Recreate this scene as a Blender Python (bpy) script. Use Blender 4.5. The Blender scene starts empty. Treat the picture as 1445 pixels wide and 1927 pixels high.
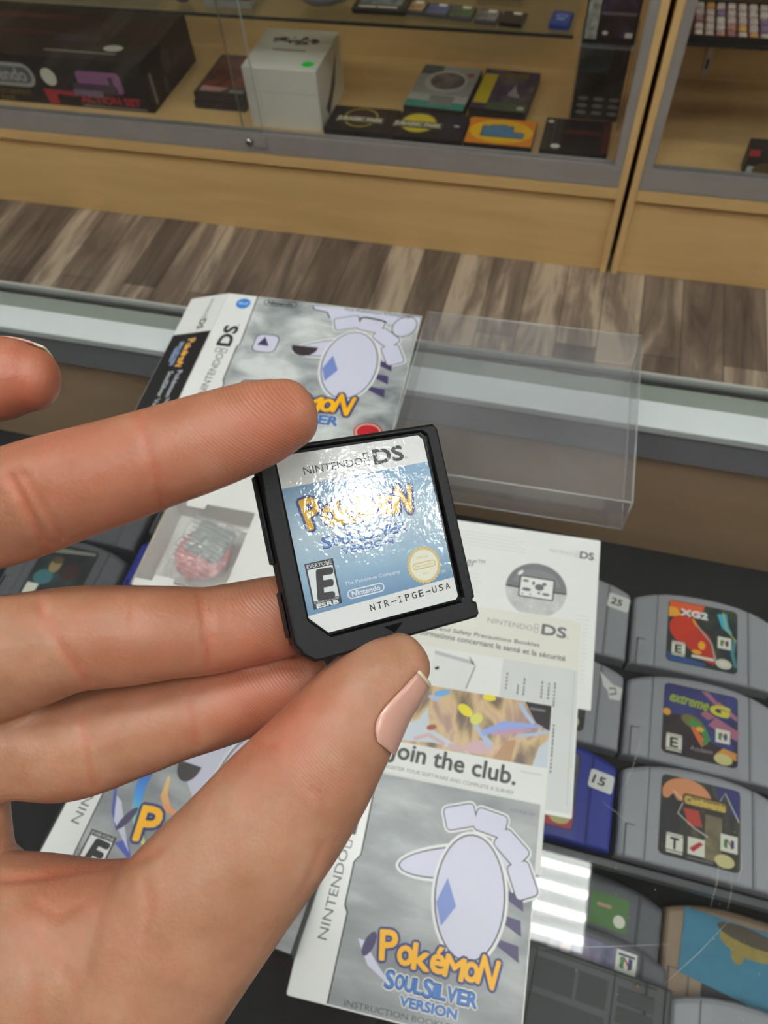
import bpy, bmesh, math, random
import numpy as np
from mathutils import Vector, Matrix

S = bpy.context.scene
COL = S.collection
random.seed(7)

# ------------------------------------------------------------------ camera, world, exposure
# working unit: millimetre; the glass counter top is z = 0 in the tables below and 0.95 m above the floor
CZ = 950.0
F_PX, CX, CY = 1370.0, 722.5, 963.5
CAM = np.array([0.0, 0.0, 430.0])
_dn = np.array([93.0, 897.0, F_PX]); _dn /= np.linalg.norm(_dn)
_xd = -np.array([-7172.0, -1350.0, F_PX]); _xd -= _dn * (_xd @ _dn); _xd /= np.linalg.norm(_xd)
RW = np.stack([_xd, np.cross(-_dn, _xd), -_dn])          # camera axes (right, down, forward) as columns

def W(x, y, z):
    return Vector((x / 1000, y / 1000, (z + CZ) / 1000))

cam_d = bpy.data.cameras.new('camera')
cam = bpy.data.objects.new('camera', cam_d); COL.objects.link(cam)
_m = Matrix(((RW[0, 0], -RW[0, 1], -RW[0, 2]), (RW[1, 0], -RW[1, 1], -RW[1, 2]), (RW[2, 0], -RW[2, 1], -RW[2, 2]))).to_4x4()
_m.translation = W(*CAM)
cam.matrix_world = _m
cam_d.sensor_fit = 'VERTICAL'; cam_d.sensor_height = 24.0; cam_d.lens = F_PX / 1927 * 24.0
cam_d.clip_start = 0.01; cam_d.clip_end = 50
cam_d.dof.use_dof = True; cam_d.dof.focus_distance = 0.132
cam_d.dof.aperture_fstop = cam_d.lens / 0.62
S.camera = cam

S.view_settings.view_transform = 'Standard'; S.view_settings.look = 'None'
S.view_settings.gamma = 1.0; S.view_settings.use_curve_mapping = False
S.view_settings.exposure = 0.45
LAMP = 7.4           # radiance of the fluorescent panels
wd = bpy.data.worlds.new('world'); S.world = wd; wd.use_nodes = True
wd.node_tree.nodes['Background'].inputs[0].default_value = (1, 0.98, 0.95, 1)
wd.node_tree.nodes['Background'].inputs[1].default_value = 0.3
S.cycles.max_bounces = 8; S.cycles.transparent_max_bounces = 18
S.cycles.caustics_reflective = False; S.cycles.caustics_refractive = False
S.cycles.use_denoising = True
S.cycles.sample_clamp_indirect = 6.0

# ------------------------------------------------------------------ materials
def lin(c):
    if isinstance(c, str):
        c = [int(c[i:i + 2], 16) / 255 for i in (0, 2, 4)]
    return tuple((x / 12.92 if x <= 0.04045 else ((x + 0.055) / 1.055) ** 2.4) for x in c)

MATS = {}
def mat(name, col, rough=0.5, metal=0.0, spec=0.5, var=0.06, vscale=60.0, bump=0.0, bscale=400.0, coat=0.0, sss=0.0, emit=0.0):
    if name in MATS: return MATS[name]
    m = bpy.data.materials.new(name); m.use_nodes = True
    nt = m.node_tree; N = nt.nodes; L = nt.links
    b = N['Principled BSDF']
    c = lin(col)
    tc = N.new('ShaderNodeTexCoord')
    no = N.new('ShaderNodeTexNoise'); no.inputs['Scale'].default_value = vscale; no.inputs['Detail'].default_value = 4
    L.new(tc.outputs['Object'], no.inputs['Vector'])
    mx = N.new('ShaderNodeMix'); mx.data_type = 'RGBA'
    mx.inputs[6].default_value = tuple(max(0, x * (1 - var)) for x in c) + (1,)
    mx.inputs[7].default_value = tuple(min(1, x * (1 + var)) for x in c) + (1,)
    L.new(no.outputs['Fac'], mx.inputs[0])
    L.new(mx.outputs[2], b.inputs['Base Color'])
    b.inputs['Roughness'].default_value = rough; b.inputs['Metallic'].default_value = metal
    b.inputs['Specular IOR Level'].default_value = spec
    b.inputs['Coat Weight'].default_value = coat; b.inputs['Coat Roughness'].default_value = 0.08
    if bump:
        n2 = N.new('ShaderNodeTexNoise'); n2.inputs['Scale'].default_value = bscale; n2.inputs['Detail'].default_value = 3
        L.new(tc.outputs['Object'], n2.inputs['Vector'])
        bp = N.new('ShaderNodeBump'); bp.inputs['Strength'].default_value = bump; bp.inputs['Distance'].default_value = 0.0005
        L.new(n2.outputs['Fac'], bp.inputs['Height']); L.new(bp.outputs['Normal'], b.inputs['Normal'])
        if coat: L.new(bp.outputs['Normal'], b.inputs['Coat Normal'])
    if emit:
        b.inputs['Emission Color'].default_value = c + (1,); b.inputs['Emission Strength'].default_value = emit
    MATS[name] = m
    return m

def clouds(name, cols, scale, rough=0.45, coat=0.0, stretch=(1, 1, 1), detail=5, bump=0.0, bscale=300, metal=0.0, distort=0.4):
    """printed or natural mottling: a noise driven colour ramp"""
    m = mat(name, '808080', rough, metal, coat=coat, bump=bump, bscale=bscale)
    nt = m.node_tree; N = nt.nodes; L = nt.links
    tc = next(n for n in N if n.type == 'TEX_COORD')
    mp = N.new('ShaderNodeMapping'); mp.inputs['Scale'].default_value = stretch
    no = N.new('ShaderNodeTexNoise'); no.inputs['Scale'].default_value = scale; no.inputs['Detail'].default_value = detail
    no.inputs['Distortion'].default_value = distort
    L.new(tc.outputs['Object'], mp.inputs['Vector']); L.new(mp.outputs['Vector'], no.inputs['Vector'])
    cr = N.new('ShaderNodeValToRGB'); e = cr.color_ramp.elements
    while len(e) < len(cols): e.new(0.5)
    for i, (p, c) in enumerate(cols):
        e[i].position = p; e[i].color = lin(c) + (1,)
    L.new(no.outputs['Fac'], cr.inputs['Fac'])
    L.new(cr.outputs['Color'], N['Principled BSDF'].inputs['Base Color'])
    return m

def grad(name, stops, axis, lo, hi, rough=0.4, coat=0.0, bump=0.0, bscale=300, wob=0.0):
    """a printed gradient along one local axis (mm)"""
    m = mat(name, '808080', rough, coat=coat, bump=bump, bscale=bscale)
    nt = m.node_tree; N = nt.nodes; L = nt.links
    tc = next(n for n in N if n.type == 'TEX_COORD')
    sx = N.new('ShaderNodeSeparateXYZ'); L.new(tc.outputs['Object'], sx.inputs[0])
    mr = N.new('ShaderNodeMapRange'); mr.inputs[1].default_value = lo / 1000; mr.inputs[2].default_value = hi / 1000
    L.new(sx.outputs[axis], mr.inputs[0])
    src = mr.outputs[0]
    if wob:
        no = N.new('ShaderNodeTexNoise'); no.inputs['Scale'].default_value = 250
        L.new(tc.outputs['Object'], no.inputs['Vector'])
        ad = N.new('ShaderNodeMath'); ad.operation = 'MULTIPLY_ADD'; ad.inputs[1].default_value = wob
        L.new(no.outputs['Fac'], ad.inputs[0]); L.new(src, ad.inputs[2]); src = ad.outputs[0]
    cr = N.new('ShaderNodeValToRGB'); e = cr.color_ramp.elements
    while len(e) < len(stops): e.new(0.5)
    for i, (p, c) in enumerate(stops):
        e[i].position = p; e[i].color = lin(c) + (1,)
    L.new(src, cr.inputs['Fac']); L.new(cr.outputs['Color'], N['Principled BSDF'].inputs['Base Color'])
    return m

def clear(name, tint=(1, 1, 1), veil=0.0, veilcol=(0.8, 0.82, 0.84), rough=0.02, ior=1.45, gloss=1.0):
    """thin clear sheet: see-through with Fresnel reflection and a faint milky veil"""
    if name in MATS: return MATS[name]
    m = bpy.data.materials.new(name); m.use_nodes = True
    nt = m.node_tree; N = nt.nodes; L = nt.links
    N.remove(N['Principled BSDF']); out = N['Material Output']
    tr = N.new('ShaderNodeBsdfTransparent'); tr.inputs[0].default_value = tint + (1,)
    df = N.new('ShaderNodeBsdfDiffuse'); df.inputs[0].default_value = veilcol + (1,)
    gl = N.new('ShaderNodeBsdfGlossy'); gl.inputs['Roughness'].default_value = rough
    fr = N.new('ShaderNodeFresnel'); ge = N.new('ShaderNodeNewGeometry')
    mr = N.new('ShaderNodeMapRange'); mr.inputs[3].default_value = ior; mr.inputs[4].default_value = 1 / ior   # thin sheet: the same on both sides
    L.new(ge.outputs['Backfacing'], mr.inputs[0]); L.new(mr.outputs[0], fr.inputs['IOR'])
    m1 = N.new('ShaderNodeMixShader'); L.new(tr.outputs[0], m1.inputs[1]); L.new(df.outputs[0], m1.inputs[2])
    tc = N.new('ShaderNodeTexCoord'); no = N.new('ShaderNodeTexNoise'); no.inputs['Scale'].default_value = 14; no.inputs['Detail'].default_value = 6
    L.new(tc.outputs['Object'], no.inputs['Vector'])
    mu = N.new('ShaderNodeMath'); mu.operation = 'MULTIPLY'; mu.inputs[1].default_value = veil * 2
    L.new(no.outputs['Fac'], mu.inputs[0]); L.new(mu.outputs[0], m1.inputs[0])
    mg = N.new('ShaderNodeMath'); mg.operation = 'MULTIPLY'; mg.inputs[1].default_value = gloss; L.new(fr.outputs[0], mg.inputs[0])
    m2 = N.new('ShaderNodeMixShader'); L.new(mg.outputs[0], m2.inputs[0]); L.new(m1.outputs[0], m2.inputs[1]); L.new(gl.outputs[0], m2.inputs[2])
    L.new(m2.outputs[0], out.inputs['Surface'])
    MATS[name] = m
    return m

# ------------------------------------------------------------------ mesh builder
class MB:
    def __init__(s): s.v = []; s.f = []; s.m = []; s.mats = []; s.smooth = set()
    def mi(s, m):
        if m not in s.mats: s.mats.append(m)
        return s.mats.index(m)
    def add(s, vs, fs, m, M=None, smooth=False):
        o = len(s.v); k = s.mi(m)
        for p in vs:
            p = Vector(p)
            s.v.append(tuple(M @ p) if M is not None else tuple(p))
        for f in fs:
            if smooth: s.smooth.add(len(s.f))
            s.f.append([i + o for i in f]); s.m.append(k)
        return s
    def box(s, x0, x1, y0, y1, z0, z1, m, bev=0.0, seg=2, M=None):
        bm = bmesh.new(); bmesh.ops.create_cube(bm, size=1.0)
        for v in bm.verts:
            v.co = Vector((x0 + (v.co.x + .5) * (x1 - x0), y0 + (v.co.y + .5) * (y1 - y0), z0 + (v.co.z + .5) * (z1 - z0)))
        if bev: bmesh.ops.bevel(bm, geom=bm.edges[:], offset=bev, segments=seg, affect='EDGES', profile=0.5)
        bm.verts.index_update()
        s.add([v.co.copy() for v in bm.verts], [[v.index for v in f.verts] for f in bm.faces], m, M); bm.free()
        return s
    def prism(s, pts, z0, z1, m, bev=0.0, M=None, top=True):
        """extrude a 2-D outline (counter-clockwise), its upper rim bevelled by bev"""
        n = len(pts); rings = [[(x, y, z0) for x, y in pts]]
        if bev:
            rings.append([(x, y, z1 - bev) for x, y in pts])
            ins = inset(pts, bev * 0.35); rings.append([(x, y, z1 - bev * 0.3) for x, y in ins])
            ins = inset(pts, bev); rings.append([(x, y, z1) for x, y in ins])
        else: rings.append([(x, y, z1) for x, y in pts])
        vs = [p for r in rings for p in r]; fs = []
        for k in range(len(rings) - 1):
            for i in range(n):
                j = (i + 1) % n
                fs.append([k * n + i, k * n + j, (k + 1) * n + j, (k + 1) * n + i])
        fs.append(list(range(n))[::-1])
        if top: fs.append([(len(rings) - 1) * n + i for i in range(n)])
        return s.add(vs, fs, m, M)
    def tube(s, path, r, m, n=8, closed=False, caps=True):
        P = [Vector(p) for p in path]; rings = []
        up = Vector((0, 0, 1))
        for i, p in enumerate(P):
            t = (P[min(i + 1, len(P) - 1)] - P[max(i - 1, 0)]).normalized()
            a = t.cross(up) if abs(t.dot(up)) < 0.95 else t.cross(Vector((1, 0, 0)))
            a.normalize(); b = t.cross(a)
            rr = r[i] if isinstance(r, (list, tuple)) else r
            rings.append([p + a * rr * math.cos(6.2832 * k / n) + b * rr * math.sin(6.2832 * k / n) for k in range(n)])
        vs = [q for g in rings for q in g]; fs = []
        for i in range(len(P) - 1):
            for k in range(n):
                j = (k + 1) % n
                fs.append([i * n + k, i * n + j, (i + 1) * n + j, (i + 1) * n + k])
        if caps: fs += [list(range(n))[::-1], [(len(P) - 1) * n + k for k in range(n)]]
        return s.add(vs, fs, m, smooth=True)
    def ball(s, c, r, m, sc=(1, 1, 1), seg=20, rings=12):
        bm = bmesh.new(); bmesh.ops.create_uvsphere(bm, u_segments=seg, v_segments=rings, radius=1.0); bm.verts.index_update()
        s.add([(c[0] + v.co.x * r * sc[0], c[1] + v.co.y * r * sc[1], c[2] + v.co.z * r * sc[2]) for v in bm.verts],
              [[v.index for v in f.verts] for f in bm.faces], m, smooth=True); bm.free()
        return s
    def build(s, name, parent=None, kind=None, label=None):
        me = bpy.data.meshes.new(name)
        me.from_pydata([(x / 1000, y / 1000, z / 1000) for x, y, z in s.v], [], s.f)
        for m in s.mats: me.materials.append(m)
        me.polygons.foreach_set('material_index', s.m)
        sm = [i in s.smooth for i in range(len(s.f))]
        me.polygons.foreach_set('use_smooth', sm)
        me.validate(); me.update()
        o = bpy.data.objects.new(name, me); COL.objects.link(o)
        if parent is not None: o.parent = parent
        if kind: o['kind'] = kind
        if label: o['label'] = label
        return o

def inset(pts, d):
    n = len(pts); out = []
    for i in range(n):
        a, b, c = Vector(pts[i - 1]), Vector(pts[i]), Vector(pts[(i + 1) % n])
        e1 = (b - a).normalized(); e2 = (c - b).normalized()
        n1 = Vector((-e1.y, e1.x)); n2 = Vector((-e2.y, e2.x)); q = n1 + n2
        k = q.length_squared
        q = q * (2 / k) if k > 1e-6 else n1
        out.append((b.x + q.x * d, b.y + q.y * d))
    return out

def rrect(x0, y0, x1, y1, r, n=5):
    p = []
    for (cx, cy, a) in ((x1 - r, y0 + r, -90), (x1 - r, y1 - r, 0), (x0 + r, y1 - r, 90), (x0 + r, y0 + r, 180)):
        for k in range(n + 1):
            t = math.radians(a + 90 * k / n); p.append((cx + r * math.cos(t), cy + r * math.sin(t)))
    return p

def ell(cx, cy, rx, ry, n=36, rot=0, a0=0, a1=360):
    c, s_ = math.cos(math.radians(rot)), math.sin(math.radians(rot)); out = []
    full = abs(a1 - a0) >= 360
    for k in range(n + (0 if full else 1)):
        t = math.radians(a0 + (a1 - a0) * k / n); x, y = rx * math.cos(t), ry * math.sin(t)
        out.append((cx + x * c - y * s_, cy + x * s_ + y * c))
    return out

_TXT = {}
def glyphs(s_):
    """flat mesh of a piece of lettering in the built-in font, normalised to its own bounding box"""
    if s_ not in _TXT:
        cu = bpy.data.curves.new('t', 'FONT'); cu.body = s_; cu.dimensions = '2D'; cu.fill_mode = 'BOTH'; cu.resolution_u = 3
        ob = bpy.data.objects.new('t', cu); COL.objects.link(ob)
        me = bpy.data.meshes.new_from_object(ob)
        vs = [(v.co.x, v.co.y) for v in me.vertices]; fs = [list(p.vertices) for p in me.polygons]
        bpy.data.objects.remove(ob); bpy.data.curves.remove(cu); bpy.data.meshes.remove(me)
        x0 = min(v[0] for v in vs); x1 = max(v[0] for v in vs); y0 = min(v[1] for v in vs); y1 = max(v[1] for v in vs)
        fs2 = []
        for f in fs:                                   # all faces front side up
            a, b, c = vs[f[0]], vs[f[1]], vs[f[2]]
            fs2.append(f if (b[0] - a[0]) * (c[1] - a[1]) - (b[1] - a[1]) * (c[0] - a[0]) > 0 else f[::-1])
        _TXT[s_] = ([((x - x0) / (x1 - x0 or 1), (y - y0) / (y1 - y0 or 1)) for x, y in vs], fs2)
    return _TXT[s_]

class Art:
    """print on a flat face: layers of flat ink shapes in local millimetres"""
    def __init__(s, mb, z, dz=0.03, M=None): s.mb, s.z, s.dz, s.M, s.c = mb, z, dz, M, 0
    def lay(s, k): s.c += 1; return s.z + (k + 1 + (s.c % 13) * .06) * s.dz
    def poly(s, pts, m, k=0): z = s.lay(k); s.mb.add([(x, y, z) for x, y in pts], [list(range(len(pts)))], m, s.M); return s
    def rect(s, x0, y0, x1, y1, m, k=0): return s.poly([(x0, y0), (x1, y0), (x1, y1), (x0, y1)], m, k)
    def ring(s, outer, inner, m, k=0):
        n = len(outer); z = s.lay(k)
        s.mb.add([(x, y, z) for x, y in outer] + [(x, y, z) for x, y in inner],
                 [[i, (i + 1) % n, n + (i + 1) % n, n + i] for i in range(n)], m, s.M); return s
    def band(s, path, w, m, k=0):
        P = [Vector(p) for p in path]; a = []; b = []
        for i, p in enumerate(P):
            t = (P[min(i + 1, len(P) - 1)] - P[max(i - 1, 0)]).normalized(); q = Vector((-t.y, t.x))
            ww = (w[i] if isinstance(w, (list, tuple)) else w) / 2
            a.append(p + q * ww); b.append(p - q * ww)
        n = len(P); z = s.lay(k)
        s.mb.add([(p.x, p.y, z) for p in b + a], [[i, i + 1, n + i + 1, n + i] for i in range(n - 1)], m, s.M); return s
    def text(s, t, x, y, w, h, m, k=0, rot=0, bold=0.0, slant=0.0, n=8):
        """lettering that fills the box w x h whose lower left corner is x, y (turned by rot about it)"""
        vs, fs = glyphs(t); c, sn = math.cos(math.radians(rot)), math.sin(math.radians(rot))
        offs = [(0, 0)] if not bold else [(bold * math.cos(6.2832 * i / n), bold * math.sin(6.2832 * i / n)) for i in range(n)] + [(0, 0)]
        for i, (ox, oy) in enumerate(offs):
            out = []; zz = s.z + (k + 1 + i * .06) * s.dz
            for u, v in vs:
                px, py = u * w + ox + slant * v * h, v * h + oy
                out.append((x + px * c - py * sn, y + px * sn + py * c, zz))
            s.mb.add(out, fs, m, s.M)
        return s

def tag(o, label, cat, group=None, kind=None):
    o['label'] = label; o['category'] = cat
    if group: o['group'] = group
    if kind: o['kind'] = kind
    return o

def thing(name, label, cat, loc, rz=0.0, group=None, rot=None):
    o = bpy.data.objects.new(name, None); COL.objects.link(o); o.empty_display_size = 0.02
    o.location = W(*loc)
    if rot is not None: o.rotation_euler = rot
    else: o.rotation_euler = (0, 0, math.radians(rz))
    return tag(o, label, cat, group)

def copy_tree(o, label=None):
    c = o.copy(); COL.objects.link(c)
    for ch in o.children:
        d = ch.copy(); COL.objects.link(d); d.parent = c
        for g in ch.children:
            e = g.copy(); COL.objects.link(e); e.parent = d
    if label: c['label'] = label
    return c

def struct(mb, name):
    o = mb.build(name, kind='structure'); o.location = (0, 0, CZ / 1000); return o

# shared materials
INK = mat('black_ink', '1c1b1e', 0.5)
GREYINK = mat('grey_ink', '6d6d72', 0.6)
PALEINK = mat('pale_grey_ink', 'b9bbbd', 0.6)
PAPER = mat('white_paper', 'e2e3e0', 0.55, vscale=30, var=0.03)
CREAM = mat('cream_paper', 'dddcd2', 0.6, vscale=30, var=0.03)
GLOSSWHITE = mat('glossy_white_print', 'e4e5e3', 0.3, vscale=30, var=0.03)
YELLOW = mat('yellow_ink', 'f2b21c', 0.4)
NAVY = mat('navy_ink', '2b376e', 0.4)
BLUE = mat('blue_ink', '3f78c2', 0.4)
LBLUE = mat('light_blue_ink', '8fb8e8', 0.4)
RED = mat('red_ink', 'b3202a', 0.4)
LAV = mat('lavender_ink', 'cfcfe2', 0.4, vscale=20, var=0.04)
VIOLET = mat('dark_violet_ink', '463c63', 0.4)
DARKP = mat('dark_plum_ink', '3a3238', 0.4)
PERI = mat('periwinkle_ink', '7386c4', 0.4)
SILVER = clouds('silver_cloud_print', [(0.28, '74777c'), (0.5, '939699'), (0.72, 'b4b7b9')], 26, 0.35, stretch=(.8, 2.2, 1), distort=.25, detail=7)
SILVER2 = clouds('silver_box_print', [(0.3, '71757a'), (0.48, 'aaaeaf'), (0.64, 'd3d6d6')], 26, 0.3, stretch=(1, 1.6, 1), distort=.35, detail=7)
GOLD = mat('gold_print', 'c6ae6e', 0.35)
OFFW = mat('off_white_print', 'd9d8c9', 0.45)

def mono(a, t, x, y, w, h, m, k=1, rot=0, bold=0.0, fill=.62):
    p = w / (len(t) - 1 + fill); c, sn = math.cos(math.radians(rot)), math.sin(math.radians(rot))
    for i, ch in enumerate(t):
        if ch == ' ': continue
        dy, hh, ww = (h * .42, h * .12, fill * p * 1.15) if ch == '-' else (0, h, fill * p)
        if ch == 'I':
            ww *= .8
            for q in ((.4, 0, .6, 1), (0, 0, 1, .1), (0, .9, 1, 1)):
                P = [(i * p + u * ww, v * h) for u, v in ((q[0], q[1]), (q[2], q[1]), (q[2], q[3]), (q[0], q[3]))]
                a.poly([(x + u * c - v * sn, y + u * sn + v * c) for u, v in P], m, k)
            continue
        a.text(ch, x + i * p * c - dy * sn, y + i * p * sn + dy * c, ww, hh, m, k, rot, bold)

def emblem_squares(a, x, y, s_, m, k):
    w = s_ * 0.13
    for yy in (y, y + s_ * 1.12):
        a.ring(rrect(x, yy, x + s_, yy + s_, s_ * .15, 3), rrect(x + w, yy + w, x + s_ - w, yy + s_ - w, s_ * .08, 3), m, k)

def ds_logo(a, x, y, w, h, m, m2=None, k=1, rot=0):
    """thin wide word, two small squares and a heavy pair of capitals, drawn along +x from x, y"""
    M0 = a.M; R = Matrix.Translation((x, y, 0)) @ Matrix.Rotation(math.radians(rot), 4, 'Z')
    a.M = M0 @ R if M0 is not None else R
    a.text('NINTENDO', 0, h * .12, w * .56, h * .52, m2 or m, k)
    emblem_squares(a, w * .575, h * .02, h * .42, m2 or m, k)
    a.text('DS', w * .675, 0, w * .29, h, m, k, bold=h * .055)
    a.text('TM', w * .975, 0, w * .03, h * .14, m, k)
    a.M = M0

def game_logo(a, x0, x1, y, h, k=2, edge=None):
    """the yellow capitals with a dark rim, fanned along an arc"""
    e = edge or NAVY; w = x1 - x0
    L = [('P', .075, .10, 1.15, 9, .15), ('o', .225, .06, .72, 6, .13), ('k', .365, .02, .98, 3, .15), ('\u00e9', .51, .05, .98, 0, .12),
         ('M', .655, .0, .82, -4, .17), ('o', .80, .03, .72, -7, .12), ('N', .935, .0, 1.08, -10, .15)]
    for ch, u, dy, hh, rot, ww in L:
        lw = ww * w; cx = x0 + u * w; H = hh * h; r = math.radians(rot)
        px = cx - lw / 2 * math.cos(r); py = y + dy * h - lw / 2 * math.sin(r)
        a.text(ch, px, py, lw, H, e, k, rot, bold=h * .15, n=10)
        a.text(ch, px, py, lw, H, YELLOW, k + 1, rot, bold=h * .045)

def version_logo(a, x0, x1, y, h, k=2, rim=None):
    w = x1 - x0
    word = 'SOULSILVER'; xx = x0
    ws = [.11, .10, .10, .09, .11, .05, .09, .11, .10, .11]
    tot = sum(ws)
    for i, (c, q) in enumerate(zip(word, ws)):
        lw = q / tot * w; hh = h * (1.15 if c == 'S' else .9); yy = y - (0.1 * h if c == 'S' else 0)
        a.text(c, xx + lw * .08, yy, lw * .84, hh, rim or GLOSSWHITE, k, bold=h * .15)
        a.text(c, xx + lw * .08, yy, lw * .84, hh, NAVY, k + 1, bold=h * .07)
        a.text(c, xx + lw * .08, yy + hh * .05, lw * .84, hh * .9, BLUE, k + 2, bold=h * .025)
        xx += lw
    a.text('VERSION', x0 + w * .2, y - h * .95, w * .6, h * .6, rim or GLOSSWHITE, k, bold=h * .12)
    a.text('VERSION', x0 + w * .2, y - h * .95, w * .6, h * .6, NAVY, k + 1, bold=h * .05)
    a.text('VERSION', x0 + w * .2, y - h * .93, w * .6, h * .56, BLUE, k + 2, bold=h * .02)

def rating_box(a, x, y, w, h, k=1, m=None):
    m = m or INK
    a.rect(x, y, x + w, y + h, m, k)
    a.rect(x + w * .06, y + h * .17, x + w * .94, y + h * .86, GLOSSWHITE, k + 1)
    a.text('E', x + w * .25, y + h * .2, w * .5, h * .6, m, k + 2, rot=-3, bold=w * .06, slant=.1)
    a.text('EVERYONE', x + w * .06, y + h * .885, w * .88, h * .085, GLOSSWHITE, k + 2)
    a.text('CONTENT RATED BY', x + w * .06, y + h * .115, w * .88, h * .04, GLOSSWHITE, k + 2)
    a.text('ESRB', x + w * .12, y + h * .015, w * .76, h * .085, GLOSSWHITE, k + 2, bold=w * .01)

def seal(a, cx, cy, r, k=1):
    pts = []
    for i in range(64):
        rr = r if i % 2 else r * .9; t = 6.2832 * i / 64; pts.append((cx + rr * math.cos(t), cy + rr * math.sin(t)))
    a.poly(pts, GOLD, k); a.poly(ell(cx, cy, r * .8, r * .8), OFFW, k + 1)
    a.ring(rrect(cx - r * .68, cy - r * .18, cx + r * .68, cy + r * .18, r * .17), rrect(cx - r * .62, cy - r * .12, cx + r * .62, cy + r * .12, r * .11), GOLD, k + 2)
    a.text('Nintendo', cx - r * .52, cy - r * .08, r * 1.04, r * .17, GOLD, k + 2)
    a.text('OFFICIAL', cx - r * .35, cy + r * .35, r * .7, r * .14, GOLD, k + 2)
    a.text('SEAL', cx - r * .2, cy - r * .5, r * .4, r * .14, GOLD, k + 2)

def pill(a, x, y, w, h, m, k=1, word='Nintendo', t=.1):
    a.ring(rrect(x, y, x + w, y + h, h * .48), rrect(x + h * t, y + h * t, x + w - h * t, y + h - h * t, h * .48 - h * t), m, k)
    a.text(word, x + w * .12, y + h * .25, w * .76, h * .52, m, k, bold=h * .025)

# ------------------------------------------------------------------ the setting
def plank_floor():
    m = bpy.data.materials.new('vinyl_planks'); m.use_nodes = True
    nt = m.node_tree; N = nt.nodes; L = nt.links; b = N['Principled BSDF']
    tc = N.new('ShaderNodeTexCoord'); mp = N.new('ShaderNodeMapping'); mp.inputs['Rotation'].default_value = (0, 0, math.radians(90))
    L.new(tc.outputs['Object'], mp.inputs['Vector'])
    br = N.new('ShaderNodeTexBrick'); br.offset = 0.37; br.inputs['Scale'].default_value = 1.0
    br.inputs['Brick Width'].default_value = 0.62; br.inputs['Row Height'].default_value = 0.105
    br.inputs['Mortar Size'].default_value = 0.0012; br.inputs['Bias'].default_value = 0.0
    br.inputs['Color1'].default_value = (0.0, 0.0, 0.0, 1); br.inputs['Color2'].default_value = (1, 1, 1, 1); br.inputs['Mortar'].default_value = (0.1, 0.1, 0.1, 1)
    L.new(mp.outputs['Vector'], br.inputs['Vector'])
    mp2 = N.new('ShaderNodeMapping'); mp2.inputs['Scale'].default_value = (13, 1.9, 1); L.new(tc.outputs['Object'], mp2.inputs['Vector'])
    no = N.new('ShaderNodeTexNoise'); no.inputs['Scale'].default_value = 1.0; no.inputs['Detail'].default_value = 8; no.inputs['Roughness'].default_value = .62; no.inputs['Distortion'].default_value = .8
    L.new(mp2.outputs['Vector'], no.inputs['Vector'])
    mp3 = N.new('ShaderNodeMapping'); mp3.inputs['Scale'].default_value = (70, 4, 1); L.new(tc.outputs['Object'], mp3.inputs['Vector'])
    n3 = N.new('ShaderNodeTexNoise'); n3.inputs['Scale'].default_value = 1.0; n3.inputs['Detail'].default_value = 5; L.new(mp3.outputs['Vector'], n3.inputs['Vector'])
    a = N.new('ShaderNodeMath'); a.operation = 'MULTIPLY_ADD'; a.inputs[1].default_value = 0.30; L.new(br.outputs['Color'], a.inputs[0]); L.new(no.outputs['Fac'], a.inputs[2])
    a2 = N.new('ShaderNodeMath'); a2.operation = 'MULTIPLY_ADD'; a2.inputs[1].default_value = 0.22; L.new(n3.outputs['Fac'], a2.inputs[0]); L.new(a.outputs[0], a2.inputs[2])
    cr = N.new('ShaderNodeValToRGB'); e = cr.color_ramp.elements
    while len(e) < 4: e.new(.5)
    for i, (p, c) in enumerate([(0.46, '40352d'), (0.66, '66584e'), (0.82, '827264'), (0.96, 'b5a48f')]): e[i].position = p; e[i].color = lin(c) + (1,)
    L.new(a2.outputs[0], cr.inputs['Fac'])
    mx = N.new('ShaderNodeMix'); mx.data_type = 'RGBA'; mx.inputs[7].default_value = lin('3f342c') + (1,)
    L.new(cr.outputs['Color'], mx.inputs[6]); L.new(br.outputs['Fac'], mx.inputs[0]); L.new(mx.outputs[2], b.inputs['Base Color'])
    b.inputs['Roughness'].default_value = 0.5
    return m

def wood(name, cols, stretch, rough=0.5, scale=1.0):
    return clouds(name, cols, scale, rough, stretch=stretch, detail=7, distort=0.6)

MAPLE = wood('maple_laminate', [(0.25, 'd2ad73'), (0.5, 'dbb67c'), (0.75, 'e2be85')], (2.2, 20, 20), 0.42)
MAPLE_V = wood('maple_laminate_upright', [(0.25, 'd2ad73'), (0.5, 'dbb67c'), (0.75, 'e2be85')], (20, 20, 2.2), 0.42)
ALU = mat('brushed_aluminium', 'a9a5a1', 0.42, 0.35, var=0.08, vscale=20)
BLACKV = mat('black_vinyl_edge', '121113', 0.7)
PAINT = mat('white_wall_paint', 'a39f97', 0.8, vscale=3)

mb = MB(); mb.box(-4500, 4500, -3000, 2600, -1000, -950, plank_floor()); struct(mb, 'floor')
CEIL = 2600
mb = MB(); mb.box(-4500, 4500, -3000, 2600, CEIL, CEIL + 60, mat('ceiling_tile', '9a9890', 0.9, vscale=8)); struct(mb, 'ceiling')
mb = MB(); mb.box(-4500, 4500, 2600, 2680, -1000, CEIL + 60, PAINT); struct(mb, 'wall_back')
mb = MB(); mb.box(-4580, -4500, -3000, 2680, -1000, CEIL + 60, PAINT); struct(mb, 'wall_left')
mb = MB(); mb.box(4500, 4580, -3000, 2680, -1000, CEIL + 60, PAINT); struct(mb, 'wall_right')
mb = MB(); mb.box(-4580, 4580, -3080, -3000, -1000, CEIL + 60, PAINT); struct(mb, 'wall_front')

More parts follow.
